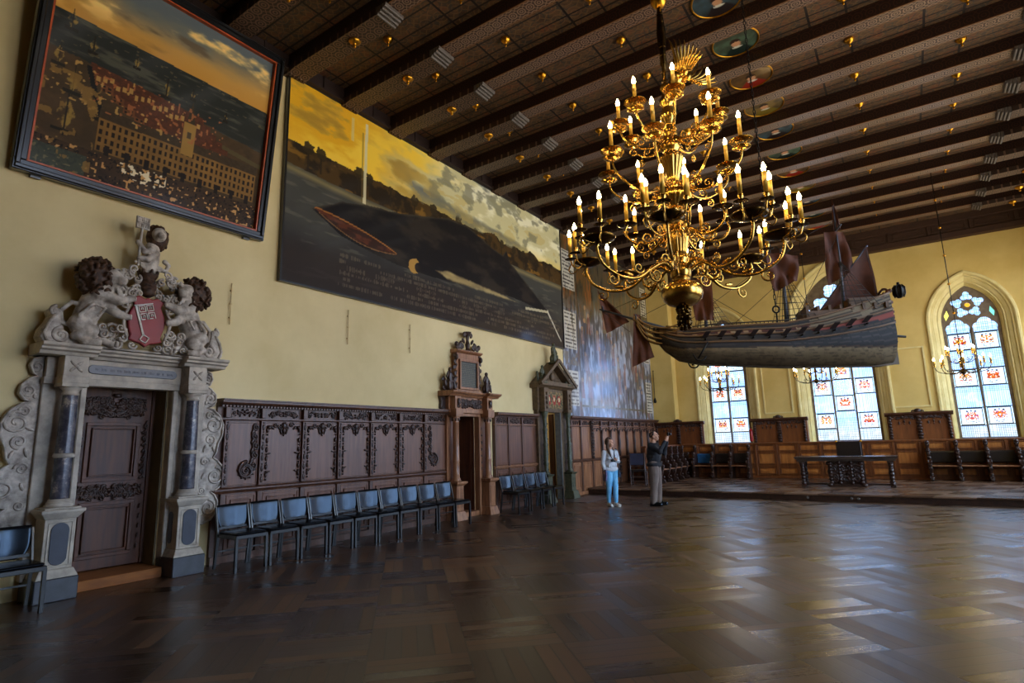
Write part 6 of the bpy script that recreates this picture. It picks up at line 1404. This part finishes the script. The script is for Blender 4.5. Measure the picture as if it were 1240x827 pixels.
AW=[((0,.155,1.28),(.03,.20,1.05),(.17,.07,1.09)),((0,-.155,1.28),(-.02,-.20,1.03),(.06,-.19,.84))]
for A in AW: limb(mb,list(A),[.045,.035,.024])
hand(mb,AW[0][2],(.6,-.5,.1),(0,-.2,1),.88,.7,1); hand(mb,AW[1][2],(.15,.0,-.9),(.9,.2,0),.88,.5,-1)
body=sculpt(mb,'body',skin,WM,.0075,2); eyes(HP2,HR2,.93,body)
mb=MB(); limb(mb,[(0,0,.90),(0,0,1.02),(0,0,1.20),(0,0,1.29)],[.128,.118,.125,.08]); mb.ball((0,0,.88),(.145,.190,.085),16,10); mb.ball((0,0,.98),(.13,.165,.12),14,10); mb.ball((0,0,1.26),(.095,.17,.075),14,10)
for s in(-1,1): mb.ball((.065,s*.065,1.17),(.065,.07,.07),10,8)
for A in AW: p=Vector(A[1]).lerp(Vector(A[2]),.85); limb(mb,[A[0],A[1],p],[.062,.050,.036])
for q in range(5): mb.tube([(.12,-.10+.05*q,.92),(.10,-.08+.04*q,1.08)],.012,6)
sculpt(mb,'blouse',M('white_blouse',(.86,.86,.86),.8,c2=(.76,.77,.80),sc=10,bump=.3),WM,.010,2)
mb=MB()
for s,(fx,fy) in zip((1,-1),FW): limb(mb,[(0,s*.07,.87),(.015,s*.072,.66),(.02+fx*.6,s*.07,.46),(fx*.95-.01,fy,.25),(fx-.01,fy,.12)],[.108,.090,.068,.062,.048])
mb.ball((0,0,.84),(.112,.15,.12),14,10); sculpt(mb,'jeans',M('light_blue_jeans',(.50,.76,.90),.8,c2=(.38,.66,.84),sc=8,bump=.2),WM,.010,2)
mb=MB()
for s,(fx,fy) in zip((1,-1),FW): limb(mb,[(fx-.045,fy,.045),(fx+.05,fy,.042),(fx+.145,fy+s*.015,.034)],[.043,.042,.033]); mb.box(fx-.085,fx+.17,fy-.03,fy+.03,0,.018); limb(mb,[(fx-.03,fy,.06),(fx-.02,fy,.10)],[.04,.040])
sculpt(mb,'sneakers',plain('white_sneakers',(.88,.87,.85),.6),WM,.007,1)
mb=MB(); hair=plain('long_brown_hair',(.30,.19,.12),.6)
for q in range(150):
    g=random.Random(q+400); a=g.uniform(0,2*PI); z=g.uniform(-.3,1); r=math.sqrt(1-z*z); x=r*cos(a)
    if x>.35 and z<.72: continue
    mb.ball(HP2(-.014+.10*x,.088*r*sin(a),.03+.108*z),(.028,.028,.028),6,5)
for q in range(9):
    u=(q-4)/4; limb(mb,[HP2(-.07+.06*abs(u),.075*u,.02),HP2(-.10+.06*abs(u),.09*u,-.10),HP2(-.10+.10*abs(u),.11*u,-.24),HP2(-.08+.10*abs(u),.105*u,-.34)],[.034,.036,.032,.018],8)
sculpt(mb,'hair',hair,WM,.008,1)
mb=MB(); mb.tube([(-.07,.05,1.34),(.06,.075,1.31),(.145,.05,1.18),(.16,.0,1.09),(.145,-.05,1.18),(.06,-.075,1.31),(-.07,-.05,1.34)],.010,6,closed=True); mb.build('camera_strap',chair_black,WM)
WC=thing('camera','small black camera hanging on the woman\'s strap at her waist','camera',(2.18,13.05,0),math.radians(-38))
mb=MB(); mb.box(.145,.185,-.06,.05,1.05,1.115); mb.build('camera_body',iron,WC,.006); mb=MB(); mb.M=Matrix.Translation((.185,0,1.08))@Matrix.Rotation(PI/2,4,'Y'); mb.lathe([(.026,0),(.026,.03),(.018,.035)],seg=14); mb.build('lens',chair_black,WC)
BG=thing('handbag','dark navy shoulder bag hanging at the woman\'s hip','bag',(2.18,13.05,0),math.radians(-38))
mb=MB(); mb.ball((-.03,.20,.78),(.10,.045,.12),12,9); mb.box(-.11,.05,.165,.235,.68,.82); sculpt(mb,'bag_body',plain('navy_bag',(.11,.17,.27),.5),BG,.010,2)
mb=MB(); mb.tube(cpath([(-.10,.20,.84),(-.08,.21,1.05),(-.03,.17,1.34),(.02,.19,1.30),(.04,.21,1.05),(.04,.20,.84)],5),.010,6); mb.build('bag_strap',plain('navy_strap',(.10,.12,.18),.6),BG)
CL=thing('folded_scarf','violet-grey scarf hanging from the woman\'s right hand','scarf',(2.18,13.05,0),math.radians(-38))
mb=MB()
for q in range(6): limb(mb,[(.02+.022*q,-.20,.86),(.0+.028*q,-.205+.01*(q%2),.74),(-.01+.03*q,-.20-.012*(q%2),.62)],[.018,.024,.018],8)
sculpt(mb,'scarf_cloth',plain('violet_grey_cloth',(.46,.42,.56),.8),CL,.009,1)

# ================================================================== LIGHT
Wd=bpy.data.worlds.new('daylight'); bpy.context.scene.world=Wd; Wd.use_nodes=True; t=Wd.node_tree; bg=t.nodes['Background']
tc=t.nodes.new('ShaderNodeTexCoord'); sp=t.nodes.new('ShaderNodeSeparateXYZ'); t.links.new(tc.outputs['Generated'],sp.inputs[0])
# brighter open sky over the square on the right-hand side, dimmer beyond the end wall
mr=t.nodes.new('ShaderNodeMapRange'); t.links.new(sp.outputs['X'],mr.inputs[0]); mr.inputs[1].default_value=.25; mr.inputs[2].default_value=.8; mr.inputs[3].default_value=SKY_END; mr.inputs[4].default_value=SKY_SIDE
t.links.new(mr.outputs[0],bg.inputs['Strength'])
cr=t.nodes.new('ShaderNodeValToRGB'); t.links.new(sp.outputs['Z'],cr.inputs[0]); e=cr.color_ramp.elements; e[0].position=0; e[0].color=(.60,.58,.54,1); e[1].position=.35; e[1].color=(.55,.75,1.,1)
q=e.new(.02); q.color=(.50,.66,1.,1); t.links.new(cr.outputs[0],bg.inputs['Color'])
def portal(x,y,z,w,h,rot):
    l=bpy.data.lights.new('window_portal','AREA'); l.shape='RECTANGLE'; l.size=w; l.size_y=h; l.cycles.is_portal=True
    o=bpy.data.objects.new('window_portal',l); COL.objects.link(o); o.location=(x,y,z); o.rotation_euler=rot
for w in WIN: portal(w['cx'],23.2,4.1,2*w['h']+.3,5.9,(math.radians(-90),0,0))
for c in RW: portal(W+.62,c,4.1,2.6,5.6,(0,math.radians(90),0))
l=bpy.data.lights.new('passage_fill_light','POINT'); l.energy=11; l.color=(1,.88,.7); l.shadow_soft_size=.15; o=bpy.data.objects.new('passage_fill_light',l); COL.objects.link(o); o.location=(-1.5,14.2,2.3)  # added point light to brighten the passage, no lamp seen there

# ================================================================== CAMERA
f0=688.8765; yaw,pitch,roll=[math.radians(a) for a in(-34.41507872,10.13347477,-1.51492704)]
fw=Vector((sin(yaw)*cos(pitch),cos(yaw)*cos(pitch),sin(pitch))); r=Vector((cos(yaw),-sin(yaw),0)); u=r.cross(fw); r2=cos(roll)*r+sin(roll)*u; u2=-sin(roll)*r+cos(roll)*u
cam=bpy.data.cameras.new('camera'); cam.sensor_width=36; cam.lens=f0/1240*36; cam.clip_end=200
co=bpy.data.objects.new('camera',cam); COL.objects.link(co); co.matrix_world=Matrix(((r2.x,u2.x,-fw.x,8.3),(r2.y,u2.y,-fw.y,0),(r2.z,u2.z,-fw.z,1.56),(0,0,0,1)))
S=bpy.context.scene; S.camera=co
S.view_settings.view_transform='Standard'; S.view_settings.look='None'; S.view_settings.gamma=1; S.view_settings.use_curve_mapping=False; S.view_settings.exposure=EXPO
